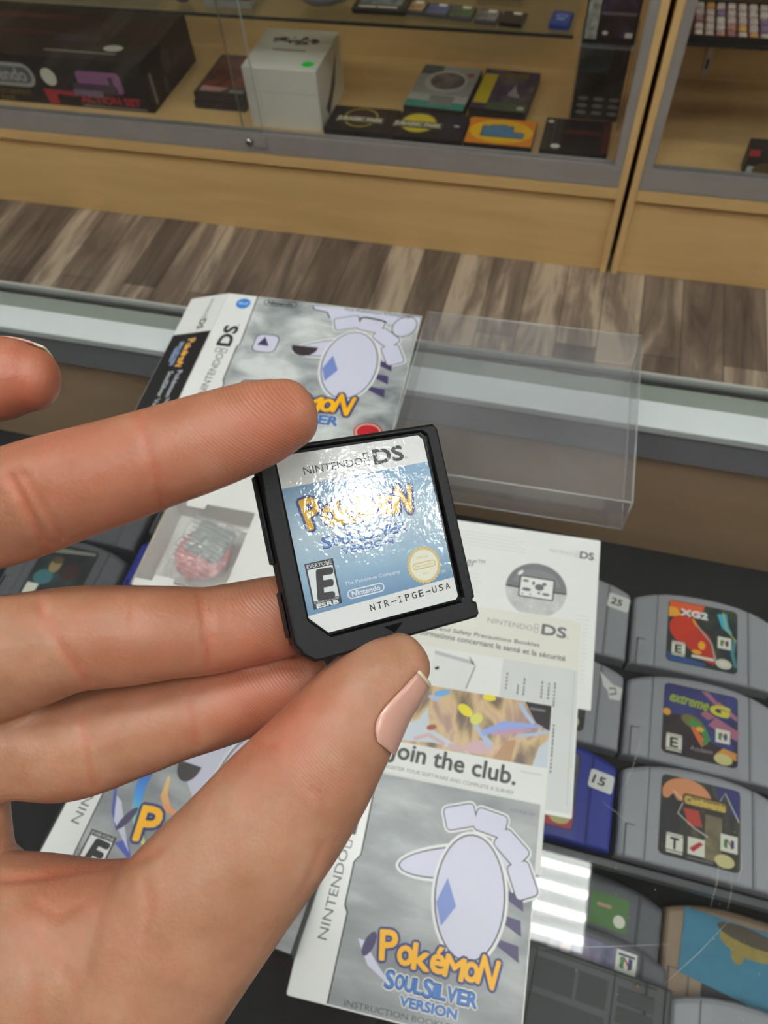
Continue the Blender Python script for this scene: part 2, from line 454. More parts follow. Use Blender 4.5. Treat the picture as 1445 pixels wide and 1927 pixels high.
# ceiling lights: a metal tray, a diffuser and the bright tubes behind it
TRAY = mat('white_enamel', 'd9d9d6', 0.5)
DIFF = mat('lit_diffuser', 'f8fbf7', 0.6, emit=LAMP * 0.75)
TUBE = mat('lit_tube', 'fbfffb', 0.6, emit=LAMP * 2.6)
LW, LD = 1240, 320
def make_light():
    t = thing('ceiling_light', 'x', 'light', (0, 0, CEIL), group='fluorescent panels on the ceiling')
    m = MB()
    for a in ((-LW / 2, -LW / 2 + 18, -LD / 2, LD / 2), (LW / 2 - 18, LW / 2, -LD / 2, LD / 2), (-LW / 2, LW / 2, -LD / 2, -LD / 2 + 12), (-LW / 2, LW / 2, LD / 2 - 12, LD / 2)):
        m.box(*a, -45, -1, TRAY)
    m.build('frame', t)
    m = MB(); m.box(-LW / 2 + 18, LW / 2 - 18, -LD / 2 + 12, LD / 2 - 12, -30, -24, DIFF); m.build('diffuser', t)
    for k in range(4):
        y = -LD / 2 + 12 + (LD - 24) * (k + .5) / 4
        m = MB(); m.tube([(-LW / 2 + 20, y, -36), (LW / 2 - 20, y, -36)], 12, TUBE, 10); m.build('tube', t)
    return t
spots = [(-125, 378, 'directly over the counter'), (2410, 43, 'small and square, to the right of the counter'), (2600, 800, 'added to light the cabinets, to the right in front of the second one'),  # the panel before the second cabinet is added to brighten the cabinets
         (2300, -1000, 'to the right behind the counter'), (-2650, -100, 'added to light the cabinets, to the left over the counter'), (-3700, 300, 'far to the left of the counter'),  # the left panel over the counter is an extra source for the cabinet fronts
         (400, -620, 'added for frontal light on the cabinets, behind the counter in the middle'), (3600, 300, 'far to the right of the counter'), (-1300, -1300, 'at the back of the shop')]  # the middle panel behind the counter is added to light the cabinets frontally
lp = make_light(); first = True
for x, y, wh in spots:
    o = lp if first else copy_tree(lp); first = False
    o.location = W(x, y, CEIL)
    if x == 2410: o.scale = (.33, .85, 1)
    o['label'] = 'lit fluorescent ceiling panel ' + wh

# ------------------------------------------------------------------ the glass counter
ct = thing('display_counter', 'glass topped display counter with a white metal rail along its far edge', 'counter', (0, 0, -950))
GT = clear('counter_glass', (0.985, 0.99, 0.99), 0.005, ior=1.5)
FELT = mat('black_felt', '17171a', 0.9, vscale=80, var=.25)
CX0, CX1 = -1250, 1150
def cpart(name, fn, **k):
    m = MB(); fn(m)
    m.v = [(x, y, z + 950) for x, y, z in m.v]
    return m.build(name, ct, **k)
cpart('glass_top', lambda m: m.box(CX0, CX1, -330, 436, -6, 0, GT, 0.8, 1))
WR = mat('white_powder_coat', 'e2e7e8', 0.45, vscale=12)
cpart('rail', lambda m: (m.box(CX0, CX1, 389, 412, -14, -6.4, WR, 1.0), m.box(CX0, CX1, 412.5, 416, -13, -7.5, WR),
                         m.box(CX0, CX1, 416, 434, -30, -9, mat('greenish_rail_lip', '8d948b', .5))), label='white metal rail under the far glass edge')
cpart('strip_below_rail', lambda m: m.box(CX0, CX1, 391, 416, -46, -14.2, mat('grey_strip', '8a8a90', 0.5)))  # plain grey strip between the white rail and the brown panel
cpart('edge_trim', lambda m: (m.box(CX0, CX1, 436.3, 439, -8, 0.4, mat('bright_edge_trim', 'd5d6d4', .3, .6)), m.box(CX0, CX1, 433.5, 436.2, -8, -6.2, BLACKV)))
PANEL = wood('brown_panel', [(0.3, 'a98a68'), (0.5, 'b59573'), (0.7, 'c0a17f')], (3, 12, 12))
cpart('front_panel', lambda m: m.box(CX0, CX1, 398, 416, -950, -46.5, PANEL))
cpart('side_panel', lambda m: m.box(CX0, CX0 + 18, -330, 398, -950, -6.2, PANEL))
cpart('side_panel', lambda m: m.box(CX1 - 18, CX1, -330, 398, -950, -6.2, PANEL))
cpart('cartridge_shelf', lambda m: (m.box(CX0 + 18, CX1 - 18, 113, 398, -196, -190, FELT), m.box(CX0 + 18, CX1 - 18, 108, 113, -197, -183, mat('shelf_edge_grey', '4c4d52', .4))))
cpart('lower_shelf', lambda m: m.box(CX0 + 18, CX1 - 18, -330, 398, -262, -254, FELT))
def scr(m):
    g = mat('scratch', 'd0d2d0', .5)
    for (x0, y0, x1, y1, w) in ((47, 30, 110, 48, .18), (108, 30, 138, 66, .16), (129, 70, 133, 95, .16), (137, 70, 139, 88, .14), (71, 108, 86, 100, .14), (90, 150, 80, 112, .12), (46, 41, 62, 55, .15), (142, 84, 144, 100, .16)):
        a = Art(m, 0.0, 0.02); a.band([(x0, y0), ((x0 + x1) / 2 + 1, (y0 + y1) / 2), (x1, y1)], [w * .3, w, w * .3], g)
    for i in range(46):
        a = Art(m, 0.0, 0.02); x = random.uniform(50, 190); y = random.uniform(20, 110); r = random.uniform(.08, .22); a.poly(ell(x, y, r, r, 6), g)
    for i in range(26):
        a = Art(m, 0.0, 0.02); x = 88 + random.gauss(0, 2); y = 34 + random.gauss(0, 1.6); a.poly(ell(x, y, .14, .14, 6), g)
cpart('scratches', scr, kind='stuff')

# ------------------------------------------------------------------ the display cabinets along the back wall
YF = 1771
CG = clear('cabinet_glass', (0.985, 0.99, 0.985), 0.006, ior=1.5)
SHELFG = clear('shelf_glass', (0.84, 0.87, 0.85), 0.02, (0.5, 0.55, 0.52), ior=1.5)
EDGEG = mat('dark_glass_edge', '262a26', .3)
def cabinet(x0, x1, label, locks, shelf_end):
    t = thing('display_cabinet', label, 'cabinet', ((x0 + x1) / 2, 2000, -950)); ox = (x0 + x1) / 2
    def part(name, *boxes, **k):
        m = MB()
        for b in boxes:
            q = list(b); m.box(q[0] - ox, q[1] - ox, q[2] - 2000, q[3] - 2000, q[4] + 950, q[5] + 950, q[6], *(q[7:]))
        return m.build(name, t, **k)
    part('base_panel', (x0 + 18, x1 - 18, YF + 10, YF + 28, -949, -720, MAPLE))
    part('base_lip', (x0 + 18, x1 - 18, YF - 2, YF + 12, -724, -692, MAPLE, 2))
    for xa in (x0, x1 - 18): part('side_panel', (xa, xa + 18, YF, 2270, -950, 900, MAPLE_V, 1, 1))
    part('back_panel', (x0 + 18, x1 - 18, 2252, 2270, -950, 900, MAPLE))
    part('deck', (x0 + 18, x1 - 18, YF + 28, 2252, -668, -650, MAPLE))
    part('top_panel', (x0 + 18, x1 - 18, YF, 2252, 880, 900, MAPLE))
    part('bottom_track', (x0 + 18, x1 - 18, YF - 3, YF + 27, -691, -640, ALU, 2), (x0 + 18, x1 - 18, YF + 9, YF + 13, -640, -628, ALU), (x0 + 18, x1 - 18, YF - 3, YF, -640, -634, ALU))
    for xa in (x0 + 18, x1 - 40): part('side_track', (xa, xa + 22, YF - 2, YF + 26, -640, 880, ALU, 1.5))
    part('glass_shelf', (x0 + 22, shelf_end, 1803, 2245, -369, -362, SHELFG), (x0 + 22, shelf_end, 1800, 1803, -369, -362, EDGEG))
    xm = locks
    part('sliding_door', (x0 + 42, xm + 32, YF + 3, YF + 7, -636, 878, CG))
    part('sliding_door', (xm - 30, x1 - 42, YF + 15, YF + 19, -636, 878, CG))
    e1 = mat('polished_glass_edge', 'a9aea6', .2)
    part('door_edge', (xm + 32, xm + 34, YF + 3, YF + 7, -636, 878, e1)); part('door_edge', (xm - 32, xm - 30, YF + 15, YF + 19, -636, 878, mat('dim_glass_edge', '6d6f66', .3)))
    lk = MB(); lk.tube([(xm - 10 - ox, YF - 12 - 2000, 292), (xm - 10 - ox, YF - 3.2 - 2000, 292)], 9, mat('chrome', 'c9c9cb', .2, 1.0), 16); l = lk.build('lock', t)
    k = MB(); k.tube([(xm - 10 - ox, YF - 13 - 2000, 292), (xm - 10 - ox, YF - 12.2 - 2000, 292)], 4.5, BLACKV, 12); k.build('keyhole', l)
    part('lock_plate', (xm + 2, xm + 40, YF - 8, YF - 3.2, -672, -640, ALU, 1))
    m = MB()
    for xx in (x0 + (x1 - x0) * .25, x0 + (x1 - x0) * .75):
        pass
    return t
cabA = cabinet(-2150, 101, 'long maple display cabinet with sliding glass doors full of boxed games', -897, -84)
cabB = cabinet(114, 1900, 'second maple display cabinet to the right of the dark gap', 1000, 1878)
# shelf uprights on the back panel
for cabo, xs, ox in ((cabB, (262,), 1007),):
    for x in xs:
        m = MB(); m.box(x - 8 - ox, x + 8 - ox, 2244 - 2000, 2251.5 - 2000, -640 + 950, 860 + 950, mat('upright_painted_reflection', 'd8d6cf', .35, .4))  # light reflected off the upright is put into its whitish colour
        for k in range(22): m.box(x - 3 - ox, x + 3 - ox, 2243.2 - 2000, 2243.8 - 2000, -620 + k * 60 + 950, -595 + k * 60 + 950, BLACKV)
        m.build('shelf_upright', cabo)

# ------------------------------------------------------------------ goods in the cabinets
def carton(name, label, cat, x0, x1, y0, y1, z0, h, side, rz=0, group=None, bev=1.2):
    """a card box on a surface: returns thing, half sizes; local origin = centre of its base"""
    t = thing(name, label, cat, ((x0 + x1) / 2, (y0 + y1) / 2, z0), rz, group)
    a, b = (x1 - x0) / 2, (y1 - y0) / 2
    m = MB(); m.box(-a, a, -b, b, 0, h, side, bev); m.build('carton', t)
    return t, a, b
def print_on(t, z, fn, name='cover_print', M=None, dz=.25):
    m = MB(); fn(Art(m, z, dz, M)); return m.build(name, t)
def front_M(b):       # local frame of the front (-y) face: u right, v up
    return Matrix(((1, 0, 0, 0), (0, 0, -1, -b), (0, 1, 0, 0), (0, 0, 0, 1)))
def right_M(a):       # right (+x) face: u = +y
    return Matrix(((0, 0, 1, a), (1, 0, 0, 0), (0, 1, 0, 0), (0, 0, 0, 1)))
DK = -649.6
BLKBOX = clouds('black_print_card', [(0.3, '100d12'), (0.6, '18131b'), (0.8, '231a26')], 9, 0.45)
DRED = mat('dark_red_print', '5a1c26', .5); BRED = mat('bright_red_print', 'b02a36', .5); PURP = mat('purple_print', '94608f', .5); DPURP = mat('dim_purple_print', '463049', .5)
OCHRE = mat('ochre_print', '8e6a24', .5)

# big black console carton
t, a, b = carton('console_box', 'large black console carton with a grey oval logo and red lettering', 'box', -1960, -1224, 1845, 2150, DK, 134, BLKBOX)
def f_front(A):
    pill(A, -a + 150, 46, 232, 66, mat('logo_grey', 'a9aaa8', .5), 1, t=.16)
    A.poly(rrect(-a + 155, 50, -a + 376, 108, 28), mat('logo_dim', '5d6664', .5), 0)
    A.text('SUPER ENTERTAINMENT', -a + 160, 22, 190, 16, OCHRE, 1); A.text('SYSTEM', -a + 160, 6, 120, 11, OCHRE, 1)
    A.poly(ell(430 - a, 80, 24, 24), OFFW, 1)
    A.poly(rrect(520 - a, 46, 660 - a, 104, 14), PURP, 1); A.poly(rrect(500 - a, 44, 640 - a, 70, 8), DPURP, 2); A.rect(620 - a, 58, 634 - a, 92, DPURP, 3)
    A.poly(rrect(495 - a, 34, 590 - a, 52, 5), mat('lilac_grey', '7d6a80', .5), 3)
    A.poly([(395 - a, 46), (400 - a, 4), (432 - a, 4), (436 - a, 34), (500 - a, 30), (505 - a, 44)], BRED, 1)
    A.text('ACTION SET', 510 - a, 16, 190, 20, BRED, 1, bold=1.4); A.rect(510 - a, 5, 715 - a, 9, mat('grey_rule', '8a8884', .5), 1)
print_on(t, 0, f_front, 'front_print', front_M(b))
def f_top(A):
    A.rect(100 - a, -30, 400 - a, -12, DRED, 1); A.rect(90 - a, 60, 420 - a, 90, DRED, 1)
    A.poly(rrect(420 - a, -60, 560 - a, -20, 8), DPURP, 1); A.poly(rrect(480 - a, 0, 690 - a, 70, 14), mat('plum_art', '3f2231', .5), 1)
    A.rect(420 - a, -118, 645 - a, -108, mat('grey_rule', '8a8884', .5), 1); A.poly(ell(622 - a, -82, 30, 18), OFFW, 1)
    A.poly([(650 - a, -40), (720 - a, -20), (720 - a, 60), (640 - a, 40)], mat('wine_art', '45202c', .5), 2)
print_on(t, 134, f_top, 'top_print')
def f_side(A):
    A.rect(-140, 4, 140, 128, BLKBOX, 0); A.poly(rrect(-130, 12, -116, 96, 5), mat('grey_rule', '8a8884', .5), 1); A.poly(ell(-20, 82, 26, 34), mat('dim_grey', '4a4a48', .5), 1); A.poly(ell(-50, 30, 12, 24), mat('dim_grey', '4a4a48', .5), 1)
print_on(t, 0, f_side, 'side_print', right_M(a))

# two dark red plastic cases
for k in (0, 1):
    t, a, b = carton('game_case', 'dark game case with red artwork, %s of two beside the black carton' % ('upper' if k else 'lower'), 'game case', -1118 + 6 * k, -962 + 4 * k, 1890, 2110, DK + 23 * k + (.3 if k else 0), 22.5, mat('dark_case_plastic', '2c2a2b', .35), group='dark game cases', bev=3)
    if k:
        print_on(t, 22.5, lambda A: (A.rect(-a + 12, -b + 40, a - 6, b - 6, clouds('red_case_art', [(.3, '2a0f10'), (.5, '6a2420'), (.7, '8d3c31')], 22)), A.poly([(-a + 14, -b + 12), (0, -b + 12), (20, -b + 34), (-a + 14, -b + 40)], mat('pinkish_print', 'b58a88', .5), 1), A.rect(a - 50, -b + 10, a - 8, -b + 26, mat('pale_print', '8f918c', .5), 1)))

# tall white carton with a round green price dot
WHITEC = mat('white_carton', 'e9e8de', .55, vscale=5, var=.05)
t, a, b = carton('white_box', 'tall white carton with a bright green round price dot on top', 'box', -917, -713, 1827, 2040, DK, 157, WHITEC, bev=2.5)
def f(A):
    rnd = random.Random(3); dk = mat('plum_grey_print', '4d4550', .5)
    for i in range(46):
        x = rnd.uniform(-62, 62); y = 40 + rnd.uniform(-18, 26) * (1 - abs(x) / 90); A.poly(ell(x, y, rnd.uniform(3, 11), rnd.uniform(2, 7), 7, rnd.uniform(0, 90)), dk, 1)
    A.rect(-48, -12, 44, -7, dk, 1)
print_on(t, 157, f, 'top_print')
m = MB(); Art(m, 157.3, .3).poly(ell(0, 0, 17, 15), mat('neon_green_sticker', '18f048', .5), 1); q = m.build('price_dot', t, label='neon green round price dot'); q.location = (.072, -.075, 0)
m = MB(); Art(m, 157.9, .3).band([(-3, -3), (0, 3), (3, -3)], 1.6, INK, 1); q2 = m.build('price', q)
m = MB(); A = Art(m, 0, .25, front_M(b)); A.rect(-a + 14, 96, a - 4, 97, PALEINK); A.rect(-a + 40, 10, -a + 41, 150, PALEINK); m.build('front_creases', t)
m = MB(); A = Art(m, 0, .25, right_M(a)); A.poly([(-60, 40), (-20, 60), (60, 130), (30, 60), (-40, 10)], mat('dim_brown_print', '5c5040', .5)); m.build('side_print', t)

# boxes lying on the deck
TEAL = mat('teal_print', '3f9a90', .5)
t, a, b = carton('game_box', 'white and teal game box with a round picture, lying on the deck', 'box', -512, -345, 1944, 2168, DK, 26, mat('dark_box_side', '2d2b2a', .5), rz=-3)
print_on(t, 26, lambda A: (A.rect(-a + 1, -b + 1, a - 1, b - 1, mat('pale_blue_grey_print', 'a7adb2', .5)), A.rect(-a + 1, -b + 1, a - 1, -b + 34, TEAL, 1), A.rect(-a + 1, -b + 34, a - 1, -b + 70, mat('whitish_print', 'c3c7c4', .5), 1),
    A.rect(-a + 1, 60, -a + 60, b - 1, mat('slate_print', '56606c', .5), 1), A.poly(ell(0, 28, 60, 58), mat('white_disc_print', 'c9c9c6', .5), 2), A.poly(ell(4, 30, 48, 46), clouds('round_picture', [(.3, '3e4f57'), (.5, '75626a'), (.7, '8c8d8c')], 30), 3),
    A.rect(a - 32, 62, a - 14, 80, RED, 3), A.rect(-22, -b + 16, 46, -b + 64, mat('grey_panel_print', '8f9593', .5), 3)))
t, a, b = carton('game_box', 'purple game box with a yellow strip down its left side', 'box', -334, -180, 1955, 2166, DK, 28, mat('dark_box_side', '2d2b2a', .5), rz=-3)
print_on(t, 28, lambda A: (A.rect(-a + 1, -b + 1, a - 1, b - 1, clouds('purple_art', [(.3, '241a38'), (.5, '4a3a66'), (.62, '5c5a56'), (.75, '77767c')], 25)), A.rect(-a + 4, -b + 28, -a + 42, b - 30, mat('yellow_strip_print', 'e0cf2a', .5), 1),
    A.poly(rrect(-20, b - 40, 50, b - 18, 6), mat('dull_gold_print', '7b6428', .5), 1), A.rect(-a + 44, -b + 1, a - 1, -b + 40, mat('moss_print', '57664c', .5), 1), A.poly([(10, -30), (24, 30), (34, -10), (48, -36)], mat('pale_shape', 'aaa6b8', .5), 2), A.poly(ell(a - 18, -b + 18, 10, 9), OFFW, 2)))
def arched(A, col, fillc, x=0):
    A.ring(ell(x, 6, 48, 46), ell(x, 6, 43, 41), col, 1)
    if fillc: A.poly(ell(x, 6, 43, 41), fillc, 1)
    A.poly(rrect(x - 68, -20, x + 68, 12, 4), mat('banner_dim', '4a453a', .5), 2); A.text('JURASSIC PARK', x - 62, -16, 124, 22, mat('banner_cream', 'cdc7ae', .5), 3, bold=1.5)
row = 'boxed games along the front of the deck'
t, a, b = carton('game_box', 'black game box with a dark arch outlined in yellow', 'box', -703, -517, 1806, 1925, DK, 24, BLKBOX, group=row)
print_on(t, 24, lambda A: arched(A, mat('yellow_outline', 'b5a03a', .5), mat('maroon_disc', '3a1713', .5), -6))
t, a, b = carton('game_box', 'black game box with a solid yellow arch behind its banner', 'box', -513, -328, 1803, 1925, DK, 24, BLKBOX, group=row)
print_on(t, 24, lambda A: (arched(A, mat('yellow_outline', 'b5a03a', .5), mat('yellow_disc', 'd6c130', .5), -36), A.rect(30, -30, 90, 50, mat('blue_black', '1c1c33', .5), 0), A.poly(ell(68, 4, 8, 4), OFFW, 1)))
t, a, b = carton('game_box', 'orange and yellow game box with a blue title', 'box', -322, -148, 1800, 1923, DK, 24, BLKBOX, group=row)
def f2(A):
    A.rect(-a + 1, -b + 1, a - 1, b - 1, mat('orange_print', 'd97f1e', .5)); A.poly(ell(0, 0, 82, 54), mat('yellow_glow_print', 'e6b21f', .5), 1)
    sb = mat('steel_blue', '4d7ea0', .5)
    for i, (x, w, h) in enumerate(((-48, 22, 44), (-26, 18, 50), (-8, 18, 52), (10, 18, 48), (28, 30, 22))): A.poly(rrect(x - 3, -27, x + w + 3, -21 + h, 4), NAVY, 2); A.poly(rrect(x, -24, x + w, -24 + h, 3), sb, 3)
print_on(t, 24, f2)
t, a, b = carton('game_box', 'black game box with dim red lettering at the cabinet corner', 'box', -128, 40, 1800, 1950, DK, 24, BLKBOX, group=row)
print_on(t, 24, lambda A: (A.rect(-a + 26, -b + 2, -a + 28, b - 2, mat('dim_grey', '4a4a48', .5)), A.band([(-30, 12), (15, 15), (60, 12)], 16, mat('ember_red', '5e2a1a', .5), 1), A.poly(ell(-a + 14, b - 20, 8, 7), OFFW, 1), A.poly(ell(-a + 38, -b + 18, 12, 9), OFFW, 1), A.rect(a - 18, -b + 2, a - 1, b - 10, mat('dull_red', '5a2320', .5), 1)))

# box standing at the right end of the deck, under a clear riser with a boxed game on it
t, a, b = carton('game_box', 'tall game box with white screenshots standing at the back right of the deck', 'box', -70, 50, 1995, 2030, DK, 190, mat('dark_box_side', '2d2b2a', .5))
def f(A):
    A.rect(-a + 1, 1, a - 1, 189, clouds('dark_mixed_art', [(.3, '1d1c1e'), (.5, '3f3530'), (.7, '565b66')], 14)); A.rect(-a + 1, 120, 20, 188, clouds('slate_green_art', [(.35, '2f3b2c'), (.55, '4f6070'), (.7, '6d7884')], 18), 1)
    for i in range(3):
        for j in range(3): A.poly(ell(-a + 24 + 40 * i, 20 + 18 * j, 14, 5), mat('pale_print', '8f918c', .5), 2)
print_on(t, 0, f, 'front_print', front_M(b))
ACR = clear('clear_acrylic', (.92, .93, .93), .10, (.7, .7, .7))
t = thing('acrylic_riser', 'clear acrylic riser at the right end of the cabinet', 'display stand', (-8, 1890, DK))
m = MB(); m.box(-66, 66, -50, 96, 246, 250, ACR); m.build('top_plate', t)
for s_ in (-1, 1):
    m = MB(); m.box(s_ * 64 - 2, s_ * 64 + 2, 66, 96, 0, 245.6, ACR); m.build('side_plate', t)
t, a, b = carton('game_box', 'dark fantasy game box with a white spine standing on the clear riser', 'box', -66, 50, 1852, 1886, DK + 250.5, 160, mat('dark_box_side', '2d2b2a', .5))
print_on(t, 0, lambda A: (A.rect(-a + 1, 1, a - 1, 159, BLKBOX), A.rect(-a + 4, 10, -a + 30, 158, clouds('white_spine_print', [(.3, '77786f'), (.6, 'b8b8ae')], 60), 1), A.rect(-a + 34, 14, a - 6, 156, clouds('brown_plum_art', [(.3, '1d1014'), (.5, '35222c'), (.65, '4a3a5c'), (.8, '6a5234')], 26), 1),
    A.rect(-a + 34, 60, a - 6, 66, mat('grey_gloss', '6c6a6a', .4), 2), A.rect(a - 24, 16, a - 8, 26, OFFW, 2), A.poly(ell(-a + 48, 24, 6, 4), OFFW, 2)), 'front_print', front_M(b))

# on the glass shelf
SH = -361.8
t = thing('plush_bag', 'clear bag with a pale lilac lump, lying on the glass shelf edge', 'bag', (-690, 1880, SH))
m = MB(); m.ball((0, 0, 32), 62, mat('lilac_cloth', '8f90a0', .8, bump=.3, bscale=60), (1.0, .75, .5)); m.ball((40, 10, 30), 40, mat('lilac_cloth', '8f90a0', .8), (1, .8, .6)); m.build('bundle', t)
m = MB(); m.ball((6, 0, 38), 78, clear('thin_bag', (.95, .95, .95), .08), (1.0, .78, .47), 16, 8); m.build('bag_film', t)
t = thing('tablet', 'black handheld tablet leaning back on the glass shelf', 'tablet', (-540, 1880, SH + 2))
m = MB(); m.box(-66, 66, -46, 60, 0, 14, mat('black_plastic', '161618', .35), 5, 3); m.build('body', t)
m = MB(); Art(m, 14, .3).poly(rrect(-50, -24, 50, 48, 3), clouds('screen_picture', [(.35, '43525c'), (.6, '6f8792')], 20, .2)); m.build('screen', t)
m = MB(); A = Art(m, 14, .3); A.rect(-50, -38, -8, -32, OFFW); A.rect(-4, -38, 44, -32, OFFW); m.build('button_strip', t)
cols = ['b08a5c', '5a6696', '4d6a48', '808280', '222224']
for k, (x, y, w) in enumerate(((-462, 1876, 56), (-404, 1868, 56), (-346, 1862, 56), (-284, 1850, 52), (-226, 1846, 54))):
    t = thing('handheld_cartridge', 'x', 'game cartridge', (x, y, SH), -6, 'small cartridges in a row on the glass shelf')
    t['label'] = 'small game cartridge on the glass shelf, ' + ['with a tan picture', 'with a blue picture', 'with a green picture', 'with a plain grey front', 'with an all-black front'][k]
    m = MB(); m.prism(rrect(-w / 2, -26, w / 2, 30, 3), 0, 9, mat('grey_cart_plastic', '4a4b4c' if k < 4 else '1c1c1e', .5) if k < 4 else mat('black_plastic', '161618', .35), 1.5); m.build('shell', t)
    m = MB(); A = Art(m, 9, .3); A.rect(-w / 2 + 4, -20, w / 2 - 4, 20, clouds('cart_art_%d' % k, [(.3, '2c2b2c'), (.55, cols[k]), (.75, cols[k])], 60)); A.poly(rrect(-4, 14, 16, 26, 3), OFFW, 1); m.build('label', t)
t = thing('memory_card', 'blue memory card with a pale logo on the glass shelf', 'memory card', (-118, 1856, SH), -4)
m = MB(); m.prism(rrect(-24, -34, 24, 30, 6), 0, 12, mat('blue_plastic', '1d3a86', .35), 3); m.build('shell', t)
m = MB(); A = Art(m, 12, .3); A.ring(ell(0, 4, 13, 8), ell(0, 4, 10, 5), LBLUE); A.rect(-9, -14, 8, -8, LBLUE); m.build('label', t)
t = thing('marble', 'glossy dark blue ball at the edge of the glass shelf', 'ball', (-1045, 1850, SH))
m = MB(); m.ball((0, 0, 24), 24, mat('blue_gloss', '23407e', .15, coat=1)); o = m.build('ball', t)
t, a, b = carton('magazine', 'dark red magazine with pale edges lying on the glass shelf', 'magazine', -985, -860, 1835, 2000, SH, 16, mat('page_edges', '9b9a90', .7), bev=.6)
print_on(t, 16, lambda A: A.rect(-a + 1, -b + 1, a - 1, b - 1, clouds('red_brown_art', [(.35, '2e1512'), (.6, '64302a')], 18)))
t, a, b = carton('game_case', 'grey boxed game on the glass shelf above the black carton', 'game case', -1500, -1130, 1850, 2000, SH, 18, mat('page_edges', '9b9a90', .7), bev=.6)
print_on(t, 18, lambda A: A.rect(-a + 1, -b + 1, a - 1, b - 1, clouds('grey_art', [(.35, '3c4038'), (.6, '6c6f64')], 9)))
t, a, b = carton('game_case', 'dark flat case at the back of the glass shelf', 'game case', -330, -220, 1955, 2060, SH, 14, BLKBOX, bev=.6)
print_on(t, 14, lambda A: A.rect(-a + 4, -b + 3, a - 4, -b + 9, PALEINK))

# second cabinet: a tray of small caps and a small box
t = thing('cap_tray', 'dark tray holding rows of small caps on the second cabinet shelf', 'tray', (400, 1887, SH))
m = MB(); w, d = 260, 80
m.box(-w, w, -d, d, 0, 4, mat('tray_maroon', '3c1a1c', .6))
for q in ((-w, w, -d - 4, -d), (-w, w, d, d + 4), (-w - 4, -w, -d - 4, d + 4), (w, w + 4, -d - 4, d + 4)): m.box(*q, 0, 14, BLACKV)
m.build('tray_body', t)
capc = ['c9bdb8', 'c4b6b2', 'b5816f', '7f7090', 'c79a55', '9c6f7c', 'c9c4bd']
capn = ['white', 'cream', 'rust red', 'mauve', 'amber', 'rose', 'ivory']
rnd = random.Random(5)
for r in range(5):
    for c_ in range(7):
        k = rnd.choice([0, 0, 0, 1, 1, 2, 3, 4, 5, 6])
        o_ = thing('cap', '%s cap in the tray, row %s, %s from the dark gap' % (capn[k], ['nearest the glass', 'just behind the nearest', 'in the middle', 'next to the back', 'at the back'][r], ['first', 'second', 'third', 'fourth', 'fifth', 'sixth', 'seventh'][c_]), 'cap', (177 + c_ * 22.5, 1823 + r * 33.5, SH + 4.2), 0, 'small caps in the tray')
        m = MB(); m.prism(rrect(-9, -11, 9, 10, 4), 0, 8, mat('cap_%d' % k, capc[k], .35, coat=.4), 3); m.build('cap_top', o_)
        m = MB(); m.prism(rrect(-9.6, 10.2, 9.6, 14.5, 1), 0, 5, mat('cap_tab_%d' % (k % 3), ['7d2f33', '8d4038', '5b3a4e'][k % 3], .5), .5); m.build('cap_tab', o_)
t, a, b = carton('figure_box', 'small dark box with a red corner at the edge of the photo', 'box', 362, 440, 1800, 1850, DK, 68, mat('dark_brown_box', '2b2320', .5))
print_on(t, 0, lambda A: (A.rect(-a, 52, -a + 24, 68, BRED), A.poly(rrect(-a + 6, 8, -a + 22, 28, 2), PALEINK), A.poly(ell(6, 20, 26, 18), mat('ochre_shape', '6a5230', .5))), 'front_print', front_M(b))
t, a, b = carton('brown_box', 'plain brown carton at the back of the second cabinet shelf', 'box', 150, 620, 2030, 2200, SH, 60, mat('plain_brown_card', '54331f', .6))

# ------------------------------------------------------------------ cartridges inside the counter
GREYP = mat('grey_cart_shell', '93949a', .42, var=.04)
DGREYP = mat('dark_grey_cart_shell', '57585e', .45, var=.06)
BLUEP = mat('deep_blue_cart_shell', '24308a', .4)
TANP = mat('tan_cart_shell', '8d765f', .5)
SEAMM = mat('seam_line', '3b3b40', .6)
STICK = mat('price_sticker_paper', 'd5d6d2', .55)
def cart_shell(mb, m, h=19.0):
    xs = [-58, -57, -55, -51, -46, -40, -38.4, -37.6, -30, -15, 0, 15, 30, 37.6, 38.4, 40, 46, 51, 55, 57, 58]
    zt = lambda x: h - max(0, abs(x) - 38) * .12 - (0 if abs(x) < 54 else (abs(x) - 54) ** 2 * .12) - (.9 if 37.5 < abs(x) < 38.5 else 0) - (2.2 if abs(x) > 57.5 else 0)
    yt = lambda x: 75 - 11 * (abs(x) / 58) ** 2.4
    rows = [(lambda x: 0, 3.0), (lambda x: .6, 1.0), (lambda x: 2, 0), (lambda x: yt(x) - 4, 0), (lambda x: yt(x) - 1.2, .9), (lambda x: yt(x), 3.0)]
    vs = []; n = len(xs)
    for fy, d in rows: vs += [(x, fy(x), zt(x) - d) for x in xs]
    fs = [[r * n + i, r * n + i + 1, (r + 1) * n + i + 1, (r + 1) * n + i] for r in range(len(rows) - 1) for i in range(n - 1)]
    base = len(vs); R = len(rows)
    loop = list(range(n)) + [r * n + n - 1 for r in range(1, R)] + [(R - 1) * n + i for i in range(n - 2, -1, -1)] + [r * n for r in range(R - 2, 0, -1)]
    vs += [(vs[i][0], vs[i][1], 0) for i in loop]; k = len(loop)
    fs += [[loop[(i + 1) % k], loop[i], base + i, base + (i + 1) % k] for i in range(k)]
    fs.append([base + i for i in range(k)][::-1])
    mb.add(vs, fs, m)
    a = Art(mb, 0, 0)
    for x in (-38, 38): mb.box(x - .35, x + .35, 1, yt(x) - 2, zt(x) - 1, zt(x) + .12, SEAMM)
    for x in (-48,):
        mb.box(x - 5, x - 4.4, .5, 24, zt(x) - 4, zt(x) + .9, SEAMM); mb.box(x - 5, x + 3, 23.5, 24.1, zt(x) - 4, zt(x) + .25, SEAMM)
